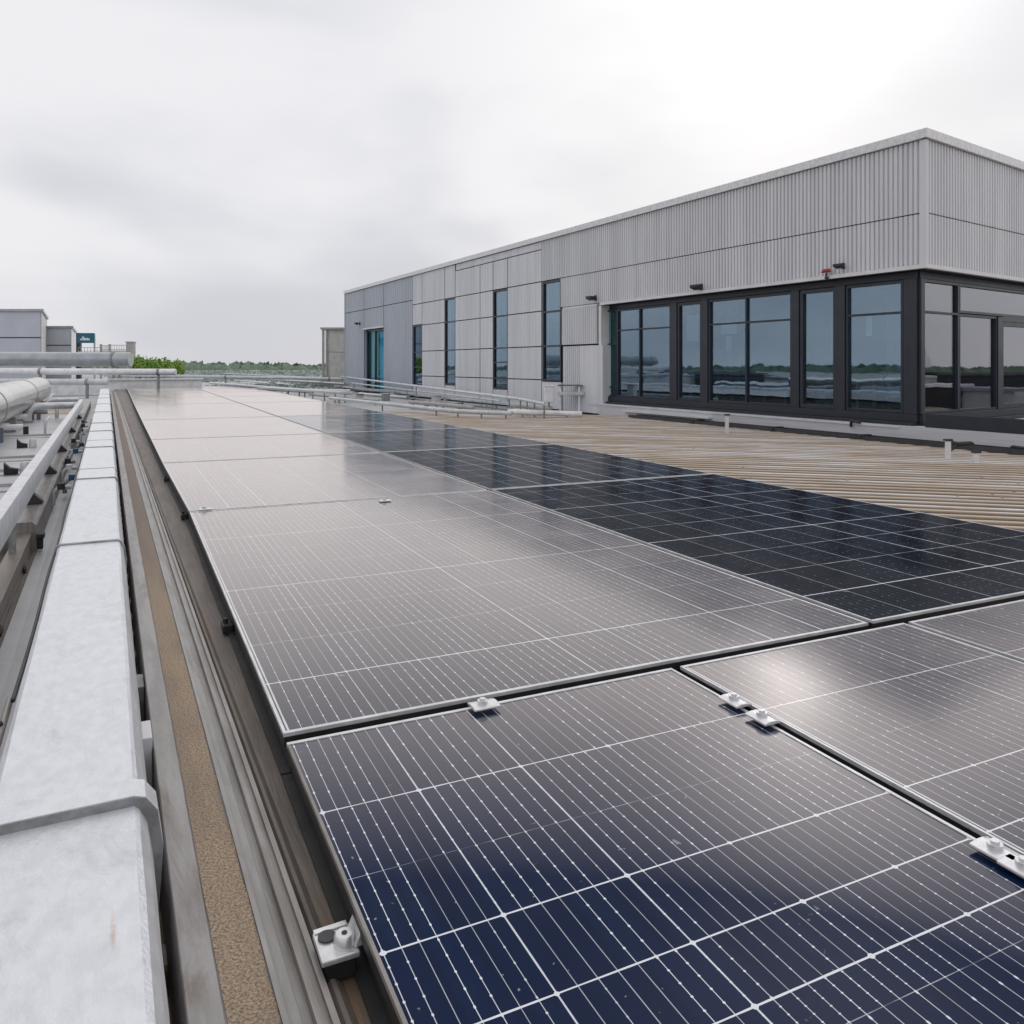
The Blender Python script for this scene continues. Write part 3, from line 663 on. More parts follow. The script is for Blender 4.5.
UL = [.376, .366, .302, .258, .19, .10, .04, -.02, -.09, -.15]
word = ['second', 'third', 'fourth', 'fifth', 'sixth', 'seventh', 'eighth', 'ninth', 'tenth']
for r_ in range(9):
    v0, v1 = vr[r_]*H+gap*.9, vr[r_+1]*H-gap*.9
    first = vr[r_]+.39 if r_ == 0 else vr[r_]+.02
    vlines = [(first+.384*i)*H for i in range(-2, int((vr[r_+1]-vr[r_])/.384)+3)]
    bold = [vlines[i] for i in range(2, len(vlines), 3)] if r_ == 0 else [vlines[i] for i in range(1, len(vlines), 5)]
    if len(bold) < 2: bold = [vlines[0], vlines[-1]]
    for c_ in range(2):
        u0, u1 = (.376*H if c_ == 0 else UC[c_]+.014), UC[c_+1]-(.014 if c_ == 0 else 0)
        side = 'left' if c_ == 0 else 'right'
        look = {0: ('large taupe-sheened', 'large near-black')[c_], 1: ('pale reflecting', 'dark')[c_]}.get(r_, ('whitish', 'grey')[c_])
        module(u0, u1, v0, v1, .40 + (.004 if c_ else 0), ul(UC[c_]), vlines, bold,
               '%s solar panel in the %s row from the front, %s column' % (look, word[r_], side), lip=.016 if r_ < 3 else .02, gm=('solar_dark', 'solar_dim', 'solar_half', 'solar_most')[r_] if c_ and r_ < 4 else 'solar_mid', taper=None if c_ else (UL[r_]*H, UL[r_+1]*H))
# rails under the modules
for k, (uu, lab) in enumerate(((.33, 'long weathered mounting rail along the left edge of the solar panels'), (2.80, 'mounting rail in the gap between the two panel columns'), (5.15, 'mounting rail under the right edge of the solar array'))):
    t_ = thing('mounting_rail', A(uu, 0, .1), lab, 'mounting rail', 'mounting rails')
    if k == 0:
        mb = MB(); mb.prism(L, [(.338, .285), (.376, .285), (.376, .316), (.364, .316), (.364, .306), (.350, .306), (.350, .316), (.338, .316)], .2, 40)
        mb.build('rail', 'rail', t_)
        mb = MB(); mb.prism(L, [(.3202, .285), (.3375, .285), (.3375, .297), (.3202, .297)], .2, 40); mb.build('rail_lip', 'rail', t_)
    else:
        mb = MB(); mb.prism(A, [(uu-.03, .05), (uu+.03, .05), (uu+.03, .33), (uu+.008, .33), (uu+.008, .31), (uu-.008, .31), (uu-.008, .33), (uu-.03, .33)], .2, 44)
        mb.build('rail', 'rail', t_)
for k, vv in enumerate((.55, 1.9, 3.3, 5.5, 7.5, 10.8, 15, 20)):
    mb = MB(); mb.prism(Fr((0, 0), A.ev, A.eu), [(vv, .30), (vv+.045, .30), (vv+.045, .355), (vv, .355)], .55, 5.3)
    tag(mb.build('cross_rail', 'rail', loc=None), 'cross rail under the solar panels, %s from the front' % ['first', 'second', 'third', 'fourth', 'fifth', 'sixth', 'seventh', 'eighth'][k], 'mounting rail', 'cross rails')
sk = thing('edge_skirt', A(.43, .2, .12), 'black rubber skirt hanging under the left edge of the solar panels', 'skirt')  # black strips standing in for the shade under the panel edge
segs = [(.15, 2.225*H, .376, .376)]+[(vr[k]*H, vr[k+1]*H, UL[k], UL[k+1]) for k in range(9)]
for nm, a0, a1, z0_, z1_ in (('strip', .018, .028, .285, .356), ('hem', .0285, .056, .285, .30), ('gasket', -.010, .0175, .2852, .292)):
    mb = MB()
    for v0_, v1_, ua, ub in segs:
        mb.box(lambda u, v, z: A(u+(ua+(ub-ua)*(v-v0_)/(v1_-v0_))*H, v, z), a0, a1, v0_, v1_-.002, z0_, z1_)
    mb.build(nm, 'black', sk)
# mid clamps
def clamp(loc, rz, label, sc=1.0):
    t_ = thing('panel_clamp', Vector((0, 0, 0)), label, 'clamp', 'clamps holding the solar panels')
    f0 = Fr((0, 0), (1, 0), (0, 1))
    mb = MB(); mb.prism(f0, [(-.032*sc, 0), (.032*sc, 0), (.032*sc, .007), (.012*sc, .011), (-.012*sc, .011), (-.032*sc, .007)], -.045*sc, .045*sc); mb.build('plate', 'clamp', t_, .002)
    mb = MB(); mb.tube([(0, .005*sc, .010), (0, .005*sc, .020*sc)], .017*sc, 14); mb.tube([(0, .005*sc, .0201*sc), (0, .005*sc, .0262*sc)], .010*sc, 6); mb.build('bolt', 'clamp', t_, .0015)
    t_.location = loc; t_.rotation_euler = (0, 0, rz); return t_
azA = math.atan2(A.ev.y, A.ev.x)-math.pi/2
zc = .405
def on_array(px, py): return P(px, py, zc)
c0 = clamp(on_array(735, 702), azA, 'clamp in the black gap between front panels, farther of the pair in the sun glare', 1.0)
copy_tree(c0, on_array(763, 719), azA, 'clamp in the black gap between front panels, nearer of the pair in the sun glare')
copy_tree(c0, on_array(997, 853), azA, 'clamp in the black gap near the lower right edge')
copy_tree(c0, on_array(1026, 871), azA, 'clamp cut off by the right edge of the photo')
copy_tree(c0, on_array(484, 706), azA+math.pi/2, 'white clamp on the seam above the nearest blue panel')
copy_tree(c0, on_array(205, 509.5), azA+math.pi/2, 'clamp at the left end of the seam behind the large taupe panel')
copy_tree(c0, on_array(385, 501), azA+math.pi/2, 'clamp at the middle of the seam behind the large taupe panel')
# big edge clamp on the left rail
o_ = P(337, 944, .335); fe = Fr((o_.x, o_.y), A.eu, A.ev); zb = .328
ec = thing('edge_clamp', o_, 'chunky white end clamp on the rail beside the nearest panel', 'clamp')
mb = MB(); mb.prism(fe, [(-.040, zb), (.036, zb), (.036, zb+.012), (-.040, zb+.012)], -.046, .046); mb.build('base_plate', 'clamp', ec, .003)
mb = MB(); mb.prism(fe, [(.026, zb+.0125), (.044, zb+.0125), (.050, zb+.045), (.044, zb+.050), (.034, zb+.03)], -.035, .030); mb.build('hook', 'clamp', ec, .003)
mb = MB(); mb.prism(fe, [(-.038, zb+.0125), (.030, zb+.0125), (.030, zb+.017), (-.038, zb+.015)], .036, .050); mb.build('turned_lip', 'clamp', ec, .002)
mb = MB(); mb.tube([fe(-.016, .020, zb+.0122), fe(-.016, .020, zb+.016)], .018, 24); mb.build('washer', 'gutter', ec)
mb = MB(); mb.tube([fe(.012, -.012, zb+.0122), fe(.012, -.012, zb+.030), fe(.012, -.012, zb+.034)], .02, 24, rs=[.022, .0205, .017]); mb.build('cap_nut', 'clamp', ec)
mb = MB(); mb.tube([fe(.012, -.012, zb+.0342), fe(.012, -.012, zb+.0352)], .006, 12); mb.build('bolt_hole', 'black', ec)
mb = MB(); mb.prism(fe, [(-.030, .287), (.030, .287), (.030, zb-.001), (-.034, zb-.001)], -.036, .036); mb.build('block', 'black', ec, .003)
# black feet at the panel edge
labs = ['nearest black bracket under the left panel edge', 'middle black bracket under the left panel edge', 'farthest black bracket under the left panel edge']
for k, vv in enumerate((3.9, 6.9, 9.2)):
    du_ = (-.006, -.02, -.06)[k]*H
    t_ = thing('edge_bracket', A(.40, vv, .28), labs[k], 'bracket', 'black brackets under the panel edge')
    mb = MB(); mb.box(A, .385+du_, .431+du_, vv-.05, vv+.05, .286, .325); mb.build('foot', 'black', t_, .005)
    mb = MB(); mb.tube([A(.40+du_, vv, .325), A(.40+du_, vv, .345)], .012, 8); mb.build('bolt', 'black', t_)

# ================================================================== left strip: flashings beside the array
fl = thing('edge_flashing', L(.15, 1, 0), 'grey and brown metal edge flashing between the duct and the solar panels', 'flashing')
mb = MB(); mb.prism(L, [(0.1307, .02), (0.1929, .02), (0.1929, 0.2998), (0.1333, 0.2998), (0.1307, 0.2963)], .2, 42); mb.build('kerb_sheet', 'grey_strip', fl)
mb = MB(); mb.prism(L, [(0.1938, .02), (0.3200, .02), (0.3200, 0.2963), (0.1938, 0.2963)], .2, 42); mb.build('base_sheet', 'grey_strip', fl)
mb = MB(); mb.prism(L, [(0.3209, .02), (1.6891, .02), (1.6891, 0.2750), (0.4178, 0.2776), (0.4001, 0.2954), (0.3912, 0.2954), (0.3823, 0.2821), (0.3209, 0.2821)], .2, 45); mb.build('channel_sheet', 'brown', fl)
mb = MB(); mb.prism(L, [(0.2858, 0.2972), (0.2969, 0.2972), (0.2969, 0.3043), (0.2858, 0.3043)], .2, 42)
mb.build('standing_seam', 'grey_strip', fl)
# grit strip with an uneven edge
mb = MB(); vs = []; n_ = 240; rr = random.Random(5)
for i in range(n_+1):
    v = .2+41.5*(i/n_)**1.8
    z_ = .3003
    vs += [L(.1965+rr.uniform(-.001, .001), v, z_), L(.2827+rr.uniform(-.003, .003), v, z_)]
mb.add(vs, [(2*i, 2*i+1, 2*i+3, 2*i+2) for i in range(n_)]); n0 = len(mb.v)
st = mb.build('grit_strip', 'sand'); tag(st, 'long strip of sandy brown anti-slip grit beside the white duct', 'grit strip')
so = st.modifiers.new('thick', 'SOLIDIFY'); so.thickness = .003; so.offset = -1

# white trunking ------------------------------------------------------
du = thing('cable_duct', L(-.09, 1, 0), 'long white galvanised cable duct with bolted covers, left foreground', 'duct')
def ys(y, t_=1.0): return t_*F/(y-HY)/L.ev.y      # pixel row -> v on plane t below the eye (px near the vanishing line)
def vrow(px, py, t_): 
    p = P(px, py, CZ-t_); return p.x*L.ev.x+p.y*L.ev.y
joins = [.3] + [vrow(x_, y_, 1.0) for x_, y_ in ((140, 806), (118, 541), (113, 478), (112, 447), (111, 431), (110.5, 423), (110, 412), (109, 404), (109, 398))] + [31, 38]
def ductprof(o=0.0):
    return [(-.243-o, .16), (.078+o, .16), (.094+o, .39+o*.5), (.082+o, .463+o), (.066+o*.6, .497+o), (.054, .505+o), (-.228, .505+o), (-.243-o, .494+o)]
for i in range(len(joins)-1):
    mb = MB(); pr = ductprof()
    n = len(pr); k = 10 if i < 2 else 3; vs = []
    for j in range(k+1):
        v = joins[i]+.004+(joins[i+1]-joins[i]-.008)*j/k
        vs += [L(u+random.uniform(-.0012, .0012), v, z_+random.uniform(-.0008, .0008)) for u, z_ in pr]
    fs = [(j*n+a_, j*n+(a_+1) % n, (j+1)*n+(a_+1) % n, (j+1)*n+a_) for j in range(k) for a_ in range(n)]
    mb.add(vs, fs); mb.add([vs[a_] for a_ in range(n)], [tuple(range(n-1, -1, -1))]); mb.add(vs[-n:], [tuple(range(n))])
    mb.build('cover', 'galv', du, .003)
for i, v in enumerate(joins[1:-1]):
    if i == 0:
        mb = MB(); mb.prism(L, ductprof(.022), v+.0, v+.085); mb.build('overlap_collar', 'galv', du, .0015)
        mb = MB(); mb.prism(L, ductprof(.0215), v-.006, v-.001); mb.build('seal', 'galv_dark', du, .001)  # dark strip painting the shaded front face of the collar
    else:
        wd_ = .028 if i == 1 else .022
        mb = MB(); mb.prism(L, ductprof(.009), v-wd_, v); mb.build('strap', 'galv_dark', du, .003)
for v in (vrow(114, 468, 1.0), vrow(112, 440, 1.0)):
    mb = MB(); mb.prism(L, ductprof(.003), v-.01, v); mb.build('strap', 'galv_dark', du)
for v in (.5, 1.55, 2.6, 4.5, 7, 10, 14, 20, 28):
    mb = MB(); mb.box(L, -.2, .05, v, v+.12, .0, .158); mb.build('support', 'galv_dark', du)
# clips seen through the slot on the right of the duct
for k, (yy, lab) in enumerate(((700, 'pale steel bracket in the slot beside the duct'), (770, 'pale upright plate in the slot between duct and grit strip'))):
    v = vrow(158, yy, 1.3); mb = MB(); mb.box(L, .098, .128, v-.05, v+.09, .10, .33 if k else .28)
    tag(mb.build('slot_bracket', 'white_trim' if k else 'galv_dark', bevel=.003), lab, 'bracket')
# cable along the duct's left side
mb = MB(); pts = [L(-.256-.004*math.sin(v*3.1), v, .47+.006*math.sin(v*2.3)) for v in [2.9+.35*i for i in range(42)]]
mb.tube(pts, .007, 6); tag(mb.build('cable', 'black'), 'thin dark cable along the left side of the white duct', 'cable')
mb = MB(); mb.tube([L(-.275, 1.0+.2*i, .44) for i in range(11)], .011, 8); tag(mb.build('conduit', 'rail'), 'thin grey conduit beside the near end of the duct', 'conduit')
mb = MB(); pv = vrow(0, 725, 1.05); mb.tube([L(-.275, pv, .455), L(-.30, pv-.02, .45), L(-.33, pv-.05, .46), L(-.36, pv-.02, .44), L(-.40, pv-.07, .44)], .008, 6); tag(mb.build('wire_tie', 'black'), 'frayed black wire tie hanging off the conduit left of the duct', 'wire')

# left trough between the duct and the white rail
tr_ = thing('trough', L(-.4, 1, 0), 'stained grey metal trough between the duct and the brown beam', 'trough')
mb = MB(); mb.prism(L, [(-.47, .02), (-.262, .02), (-.262, .30), (-.268, .30), (-.275, .11), (-.40, .10), (-.47, .105)], .2, 30); mb.build('base', 'sheet', tr_)
mb = MB(); mb.prism(L, [(-.98, .02), (-.471, .02), (-.471, .112), (-.98, .112)], .2, 7.0); mb.build('side_sheet', 'brown', tr_)
mb = MB(); mb.prism(L, [(-.80, .02), (-.471, .02), (-.471, .30), (-.50, .33), (-.80, .33)], 7.002, 30); mb.build('raised_sheet', 'rail', tr_)
bb = thing('steel_beam', L(-.53, 1, .1), 'brown bronze-coloured steel beam with a black end cap, left edge', 'beam')
bv = vrow(38, 531, 1.25); bv1 = bv
mb = MB(); mb.prism(L, [(-.60, .113), (-.50, .113), (-.50, .125), (-.585, .125), (-.585, .235), (-.50, .235), (-.50, .25), (-.60, .25)], .2, bv1); mb.build('web', 'brown_beam', bb, .003)
mb = MB(); mb.box(L, -.584, -.503, .2, bv1-.01, .126, .234); mb.build('core', 'brown_beam', bb)
mb = MB(); mb.box(L, -.605, -.495, bv1+.002, bv1+.05, .12, .262); mb.build('end_cap', 'black', bb, .004)
mb = MB(); mb.box(L, -.475, -.43, bv1-.03, bv1+.02, .115, .20); mb.box(L, -.48, -.42, bv1-.05, bv1+.04, .20, .235)
tag(mb.build('end_stop', 'black', bevel=.006), 'black rubber stop beside the end of the brown beam', 'stop')
# white raised rail
wr = thing('aluminium_rail', L(-.55, 1, .5), 'long raised white aluminium rail on brackets, left of the duct', 'rail')
mb = MB(); mb.box(L, -.600, -.520, .3, 22.5, .48, .655); mb.build('bar', 'alu', wr, .004)
rv = vrow(60, 415, .85)
for v in (2.2, 3.6, 4.9, 6.3, 7.9, 10, 12.5, 16, 20):
    mb = MB(); zb = .113 if v < 7 else .331
    mb.box(L, -.585, -.545, v, v+.05, zb, .479); mb.build('post', 'galv_dark', wr)
    mb = MB(); mb.prism(L, [(-.61, zb+.001), (-.48, zb+.001), (-.49, zb+.03), (-.54, zb+.08), (-.60, zb+.08)], v-.03, v+.07); mb.build('foot', 'black', wr, .004)
# small fittings in the trough
rr = random.Random(11)
fit = [(66, 441, 'galv', 'pale box in the trough between rail and duct, with a black latch')]
for x_, y_, mm, lab in fit:
    p = P(x_, y_, .2); u = p.dot(L.eu); v = p.dot(L.ev)
    t_ = thing('junction_box', p, lab, 'junction box'); mb = MB(); mb.box(L, u-.06, u+.06, v-.08, v+.08, .105, .30); mb.build('body', mm, t_, .006)
    mb = MB(); mb.box(L, u-.05, u+.05, v-.1, v-.081, .18, .27); mb.build('latch', 'black', t_)
k = 0
names = ['blue', 'grey', 'pale', 'black', 'white', 'steel', 'light', 'dark']
for i in range(14):
    v = 9.0+i*.8; u = -.38+rr.uniform(-.08, .06); hgt = rr.uniform(.05, .22)
    t_ = thing('pipe_fitting', L(u, v, .1), '', 'pipe fitting', 'pipe fittings in the far end of the trough')
    t_['label'] = 'small valve fitting among those at the far end of the trough beside the duct'
    mb = MB(); mb.tube([L(u-.07, v, .14), L(u-.07, v, .12+hgt), L(u-.02, v+.03, .16+hgt), L(u+.08, v+.05, .16+hgt)], .022, 8); mb.build('pipe', ('pipe', 'galv_dark')[i % 2], t_)
    mb = MB(); mb.tube([L(u, v-.02, .15+hgt), L(u, v-.02, .21+hgt)], .035, 8); mb.build('valve', ('black', 'blue', 'white')[i % 3], t_)

# pale raised roof sheets, far left
shl = ['nearest pale roof sheet at the left edge, cut by the frame', 'pale roof sheet behind a black bracket, second from the front', 'pale roof sheet, third from the front on the left', 'pale roof sheet, fourth from the front on the left', 'pale roof sheet nearest the pipe elbows', 'pale roof sheet under the polished duct', 'farthest pale roof sheet on the left']
vv = [4.6, 6.2, 8.1, 9.6, 11.0, 12.6, 16.5, 24]
for i in range(7):
    t_ = thing('roof_sheet', L(-3, vv[i], 0), shl[i], 'roof sheet', 'pale roof sheets left of the rail')
    mb = MB(); mb.box(L, -9.5, -.82, vv[i]+.10, vv[i+1]-.05, .05, .22); mb.build('top', 'sheet', t_, .01)
    mb = MB(); mb.box(L, -9.5, -.82, vv[i]+.0, vv[i]+.098, .05, .16); mb.build('edge_trim', 'sheet_blue', t_, .006)
    mb = MB(); mb.box(L, -9.5, -.9, vv[i]+.42, vv[i]+.47, .221, .25); mb.build('standing_seam', 'sheet', t_)
# black brackets and little caps on those sheets
for k, (x_, y_, lab) in enumerate(((26, 447, 'black bracket with white cap on the pale sheets'), (16, 473, 'black bracket on the nearest pale sheet'))):
    p = P(x_, y_, .23); u, v = p.dot(L.eu), p.dot(L.ev); t_ = thing('roof_bracket', p, lab, 'bracket', 'brackets on the pale sheets')
    mb = MB(); mb.prism(L, [(u-.12, .222), (u+.02, .222), (u+.02, .28), (u-.06, .30), (u-.12, .36)], v-.05, v+.05); mb.build('body', 'black', t_, .004)
    mb = MB(); mb.tube([L(u+.09, v, .222), L(u+.09, v, .33), L(u+.09, v, .36)], .05, 12, rs=[.05, .05, .03]); mb.build('cap', 'white', t_)
r = random.Random(77)
desc = ['thin', 'pale', 'bent', 'grey', 'stubby', 'slim', 'dull', 'whitish', 'short', 'weathered', 'narrow', 'low']
for i in range(12):
    x0 = r.uniform(2, 60); y0 = r.uniform(392, 440); p = P(x0, y0, .26); u, v = p.dot(L.eu), p.dot(L.ev)
    u = min(u, -.95); t_ = thing('roof_pipe', L(u, v, .22), desc[i]+' small pipe among the pipe elbows on the pale sheets at far left', 'pipe', 'small pipes on the pale sheets')
    l_ = r.uniform(.5, 1.6); h_ = r.uniform(.28, .42); rr_ = r.uniform(.018, .05)
    mb = MB()
    if i % 3: mb.tube([L(u-l_, v+r.uniform(-.1, .1), .235), L(u-l_, v, h_), L(u-l_+.08, v, h_+.05), L(min(u, -.85), v+.05, h_+.05)], rr_, 8)
    else: mb.tube([L(u, v, .24), L(u, v, h_+.1), L(u+.03, v+.08, h_+.16), L(u+.03, v+l_, h_+.16)], rr_, 8)
    mb.build('pipe', ('pipe', 'galv_dark', 'white')[i % 3], t_)
    mb = MB(); mb.box(L, u-l_*.5-.04, u-l_*.5+.04, v-.05, v+.05, .222, h_+.04); mb.build('clip', ('black', 'sheet_blue')[i % 2], t_)
# polished duct
def onL(v): return v
pd = thing('polished_duct', L(-1.7, 17, .9), 'large polished round duct with a bright highlight, left edge', 'duct')
mb = MB(); mb.tube([L(-1.80, 9.0, .80), L(-1.80, 27, .80)], .35, 40, caps=True); mb.build('shell', 'shiny', pd)
for v in (9.1, 15.5, 22):
    mb = MB(); mb.tube([L(-1.80, v, .80), L(-1.80, v+.06, .80)], .36, 40); mb.build('band', 'duct', pd)
for v in (12, 18, 26):
    mb = MB(); mb.box(L, -2.05, -1.55, v, v+.1, .22, .50); mb.build('saddle', 'galv_dark', pd, .01)
# elbow pipes
for k, (xa, ya, xb, yb, r_, lab) in enumerate(((28, 423, 62, 403, .075, 'near pale pipe elbow rising from the roof sheets'), (20, 421, 58, 396, .05, 'thin pale pipe elbow behind the near one'), (44, 414, 66, 391, .06, 'far pale pipe elbow under the rail'))):
    p = P(xa, ya, .22); q_ = P(xb, yb, .50)
    ve = p.dot(L.ev); ue = p.dot(L.eu); e = L(min(-.75, ue+2.2), ve+.9, .55)
    t_ = thing('pipe_elbow', p, lab, 'pipe', 'pipe elbows')
    pts = [L(ue, ve, .22), L(ue, ve, .40)] + [L(ue+.18*(1-math.cos(a_)), ve+.1*(1-math.cos(a_)), .40+.18*math.sin(a_)) for a_ in (R(30), R(60), R(90))] + [e]
    mb = MB(); mb.tube(pts, r_, 14); mb.build('pipe', 'pipe', t_)
    mb = MB(); mb.tube([L(ue, ve, .221), L(ue, ve, .27)], r_*1.35, 14); mb.build('collar', 'galv_dark', t_)

# ================================================================== across the far end
def crossrun(name, px0, px1, py, d, r_, m, label, cat, slope=0.0, n=18, extra=None):
    p0, p1 = PD(px0, py, d), PD(px1, py+slope, d+1)
    mb = MB(); mb.tube([p0, p1], r_, n); t_ = thing(name, p0, label, cat); mb.build('pipe', m, t_)
    k = max(2, int((p1-p0).length/5))
    for i in range(k+1):
        c = p0.lerp(p1, (i+.15)/(k+.3))
        mb = MB(); mb.tube([c-(p1-p0).normalized()*.06, c+(p1-p0).normalized()*.06], r_*1.1, n); mb.build('joint_band', 'galv_dark', t_)
        mb = MB(); mb.box(Fr((c.x, c.y), (1, 0), (0, 1)), -.05, .05, -.05, .05, -.02, c.z-r_*.9); mb.build('support', 'galv_dark', t_)
    return t_
crossrun('ventilation_duct', -260, 131, 358.5, 42.0, .38, 'duct', 'big grey round duct crossing the roof below the far grey sheds', 'duct', 1)
crossrun('pipeline', -220, 176, 370.5, 37.5, .15, 'white', 'long white pipe crossing the far end of the roof in front of the grey duct', 'pipe', 1.5)
crossrun('pipeline', -220, 108, 381, 36.0, .14, 'pipe', 'lower pale pipe crossing behind the end of the cable duct', 'pipe', 1)
crossrun('pipeline', 104, 345, 375, 50.0, .10, 'pipe', 'thin pale pipe crossing beyond the end of the solar array', 'pipe', 4)
us_ = thing('upstand', A(0, 45.5, 0), 'white low upstand across the far end of the solar array', 'upstand')
mb = MB(); mb.box(A, -22, 3.4, 45.3, 45.9, -.02, .72); mb.build('wall', 'white', us_, .02)
mb = MB(); mb.box(A, -22.1, 3.5, 45.2, 46.0, .722, .80); mb.build('coping', 'white_trim', us_, .01)
# far sheds
def shed(name, px0, px1, pxs, pyt, d, label, side_m, zb=-.03):
    p0, p1 = PD(px0, pyt, d), PD(px1, pyt, d); top = p0.z
    fr = Fr((p1.x, p1.y), (-1, 0.02), (pxs, 1)) ; wd_ = p1.x-p0.x
    t_ = thing(name, Vector((p1.x, p1.y, 0)), label, 'building', 'grey sheds on the far roof')
    mb = MB(); mb.box(fr, 0, wd_, 0, 14, zb, top-.25); mb.build('wall', 'clad_dark', t_)
    mb = MB(); mb.box(fr, -.06, -.005, .0, 14, zb, top-.3); mb.build('side_wall', side_m, t_)
    mb = MB(); mb.box(fr, -.25, wd_+.2, -.2, 14.2, top-.25, top); mb.build('roof', 'duct', t_)
    for zq in (.42, ): mb = MB(); mb.box(fr, 0, wd_, -.02, -.002, top*zq+1.2, top*zq+1.3); mb.build('joint', 'seam', t_)
    mb = MB()
    mb.box(fr, .05, wd_-.05, -.03, -.004, .0, top*.42+1.18); mb.box(fr, .05, wd_-.05, -.03, -.004, top*.42+1.32, top-.27)
    mb.build('front_cladding', 'clad_shed', t_)
shed('far_shed', -60, 41, -.535, 309, 80, 'large grey flat-roofed shed at the far left edge', 'cream')
shed('far_shed', 44, 71, -.505, 326, 92, 'smaller grey shed just right of the large far shed', 'white_trim')
# teal sign
sgn = thing('roof_sign', PD(84, 365, 70), 'teal rectangular sign with white lettering on posts above the far roof', 'sign')
p0, p1 = PD(77, 343, 70), PD(94, 333, 70)
mb = MB(); mb.box(W, p0.x, p1.x, 70, 70.15, p0.z, p1.z); mb.build('board', 'teal', sgn, .01)
mb = MB(); q0_, q1_ = PD(75, 357, 70), PD(79, 333, 70); mb.box(W, q0_.x, q1_.x-.02, 70.16, 70.5, -.03, p1.z+.02); mb.build('post', 'dark_frame', sgn)
q0_ = PD(92.6, 357, 70); mb = MB(); mb.box(W, q0_.x, q0_.x+.1, 70.16, 70.3, -.03, p1.z-.1); mb.build('post', 'duct', sgn)
# white illegible word: a row of small strokes
mb = MB(); x = PD(80.2, 339, 70).x; zb = PD(80, 340.3, 70).z
for hh, ww in ((.12, .08), (.2, .05), (.34, .05), (.36, .05), (.22, .10), (.2, .09), (.2, .1), (.17, .1)):
    mb.box(W, x, x+ww, 69.98, 69.998, zb, zb+hh); x += ww+.028
mb.build('lettering', 'white', sgn)
# fence panels and post
fn = thing('roof_fence', PD(110, 365, 62), 'pale grey panelled railing beside the teal sign', 'fence')
for a_, b_, t0 in ((78, 100, 347), (100.6, 108.6, 345), (109.4, 126, 344.5)):
    p0, p1 = PD(a_, 357, 62), PD(b_, t0, 62)
    mb = MB(); mb.box(W, p0.x, p1.x, 62, 62.05, p0.z, p0.z+(p1.z-p0.z)*.52); mb.build('panel', 'cream', fn)
    mb = MB()
    for zf in (.62, .97): mb.box(W, p0.x, p1.x, 62, 62.05, p0.z+(p1.z-p0.z)*zf-.04, p0.z+(p1.z-p0.z)*zf)
    k_ = 7
    for i in range(k_+1): mb.box(W, p0.x+(p1.x-p0.x)*i/k_-.012, p0.x+(p1.x-p0.x)*i/k_+.012, 62.01, 62.04, p0.z+(p1.z-p0.z)*.5, p1.z-.04)
    mb.build('railing', 'stone', fn)
for a_ in (100.3, 109):
    p0 = PD(a_, 357, 61.9); mb = MB(); mb.box(W, p0.x-.05, p0.x+.05, 61.9, 62.1, -.03, PD(a_, 344, 61.9).z); mb.build('post', 'stone', fn)
p0, p1 = PD(126, 365, 60), PD(132.5, 341.5, 60)
mb = MB(); mb.box(W, p0.x, p1.x, 60, 60.5, -.03, p1.z-.08); mb.box(W, p0.x-.04, p1.x+.04, 59.96, 60.54, p1.z-.08, p1.z)
tag(mb.build('pillar', 'stone', bevel=.01), 'pale square pillar at the end of the far railing', 'pillar')
# shrubs
def shrub(px, d, w_, ztop, label, seed):
    r = random.Random(seed); c = PD(px, 365, d)
    t_ = thing('shrub', Vector((c.x, c.y, -.03)), label, 'shrub', 'bright shrubs beyond the array')
    mb = MB(); mb.tube([Vector((c.x, c.y, -.03)), Vector((c.x+.05, c.y, .6)), Vector((c.x-.05, c.y, ztop-.5))], .06, 6, rs=[.07, .05, .02])
    for q_ in range(5):
        a_ = r.uniform(0, 6.28); mb.tube([Vector((c.x, c.y, .4)), Vector((c.x+math.cos(a_)*w_*.5, c.y+math.sin(a_)*.6, ztop-.6))], .02, 5, rs=[.03, .01])
    mb.build('trunk', 'bark', t_)
    mb = MB()
    for i in range(1500):
        th = r.uniform(0, 6.28); k_ = r.random()**.45; ph = r.uniform(-1, 1); rr_ = math.sqrt(1-ph*ph)*k_
        lump = 1+.18*math.sin(th*3+seed)
        p = Vector((c.x+math.cos(th)*rr_*w_*lump, c.y+math.sin(th)*rr_*w_*.8, (ztop+.5)/2+ph*k_*(ztop-.5)/2*lump))
        s_ = r.uniform(.05, .11); a = Vector((r.uniform(-1, 1), r.uniform(-1, 1), r.uniform(-1, 1))).normalized(); b_ = a.orthogonal().normalized()
        mb.add([p-a*s_, p+b_*s_*.6, p+a*s_, p-b_*s_*.6], [(0, 1, 2, 3)])
    mb.build('crown', 'leaf', t_)
shrub(140, 56, .72, 2.12, 'bright green shrub next to the pale pillar', 1); shrub(152, 56.5, .72, 2.02, 'bright green shrub in the middle of the far hedge', 2)
shrub(164, 56, .72, 1.96, 'bright green shrub second from the right of the far hedge', 3); shrub(176, 57, .68, 1.86, 'bright green shrub at the right end of the far hedge', 4)
# sedum and debris on the far roof
mb = MB(); r = random.Random(9)
for i in range(15000):
    d = 47+(r.random()**1.6)*150; px = r.uniform(110, 372) if d > 60 else r.uniform(205, 380)
    x = (px-512)/F*d
    if math.sin(x*.35)+math.sin(d*.21+x*.1) < -.5: continue
    s_ = r.uniform(.08, .22)*(.6+d/120); p = Vector((x, d, r.uniform(0, .14)))
    a = Vector((r.uniform(-1, 1), r.uniform(-1, 1), r.uniform(0, .9))).normalized(); b_ = a.orthogonal().normalized()
    mb.add([p-a*s_, p+b_*s_*.6, p+a*s_, p-b_*s_*.6], [(0, 1, 2, 3)])
o = mb.build('sedum', 'sedum'); struct(o, 'stuff'); tag(o, 'grey-green low planting spread over the far roof', 'ground cover')
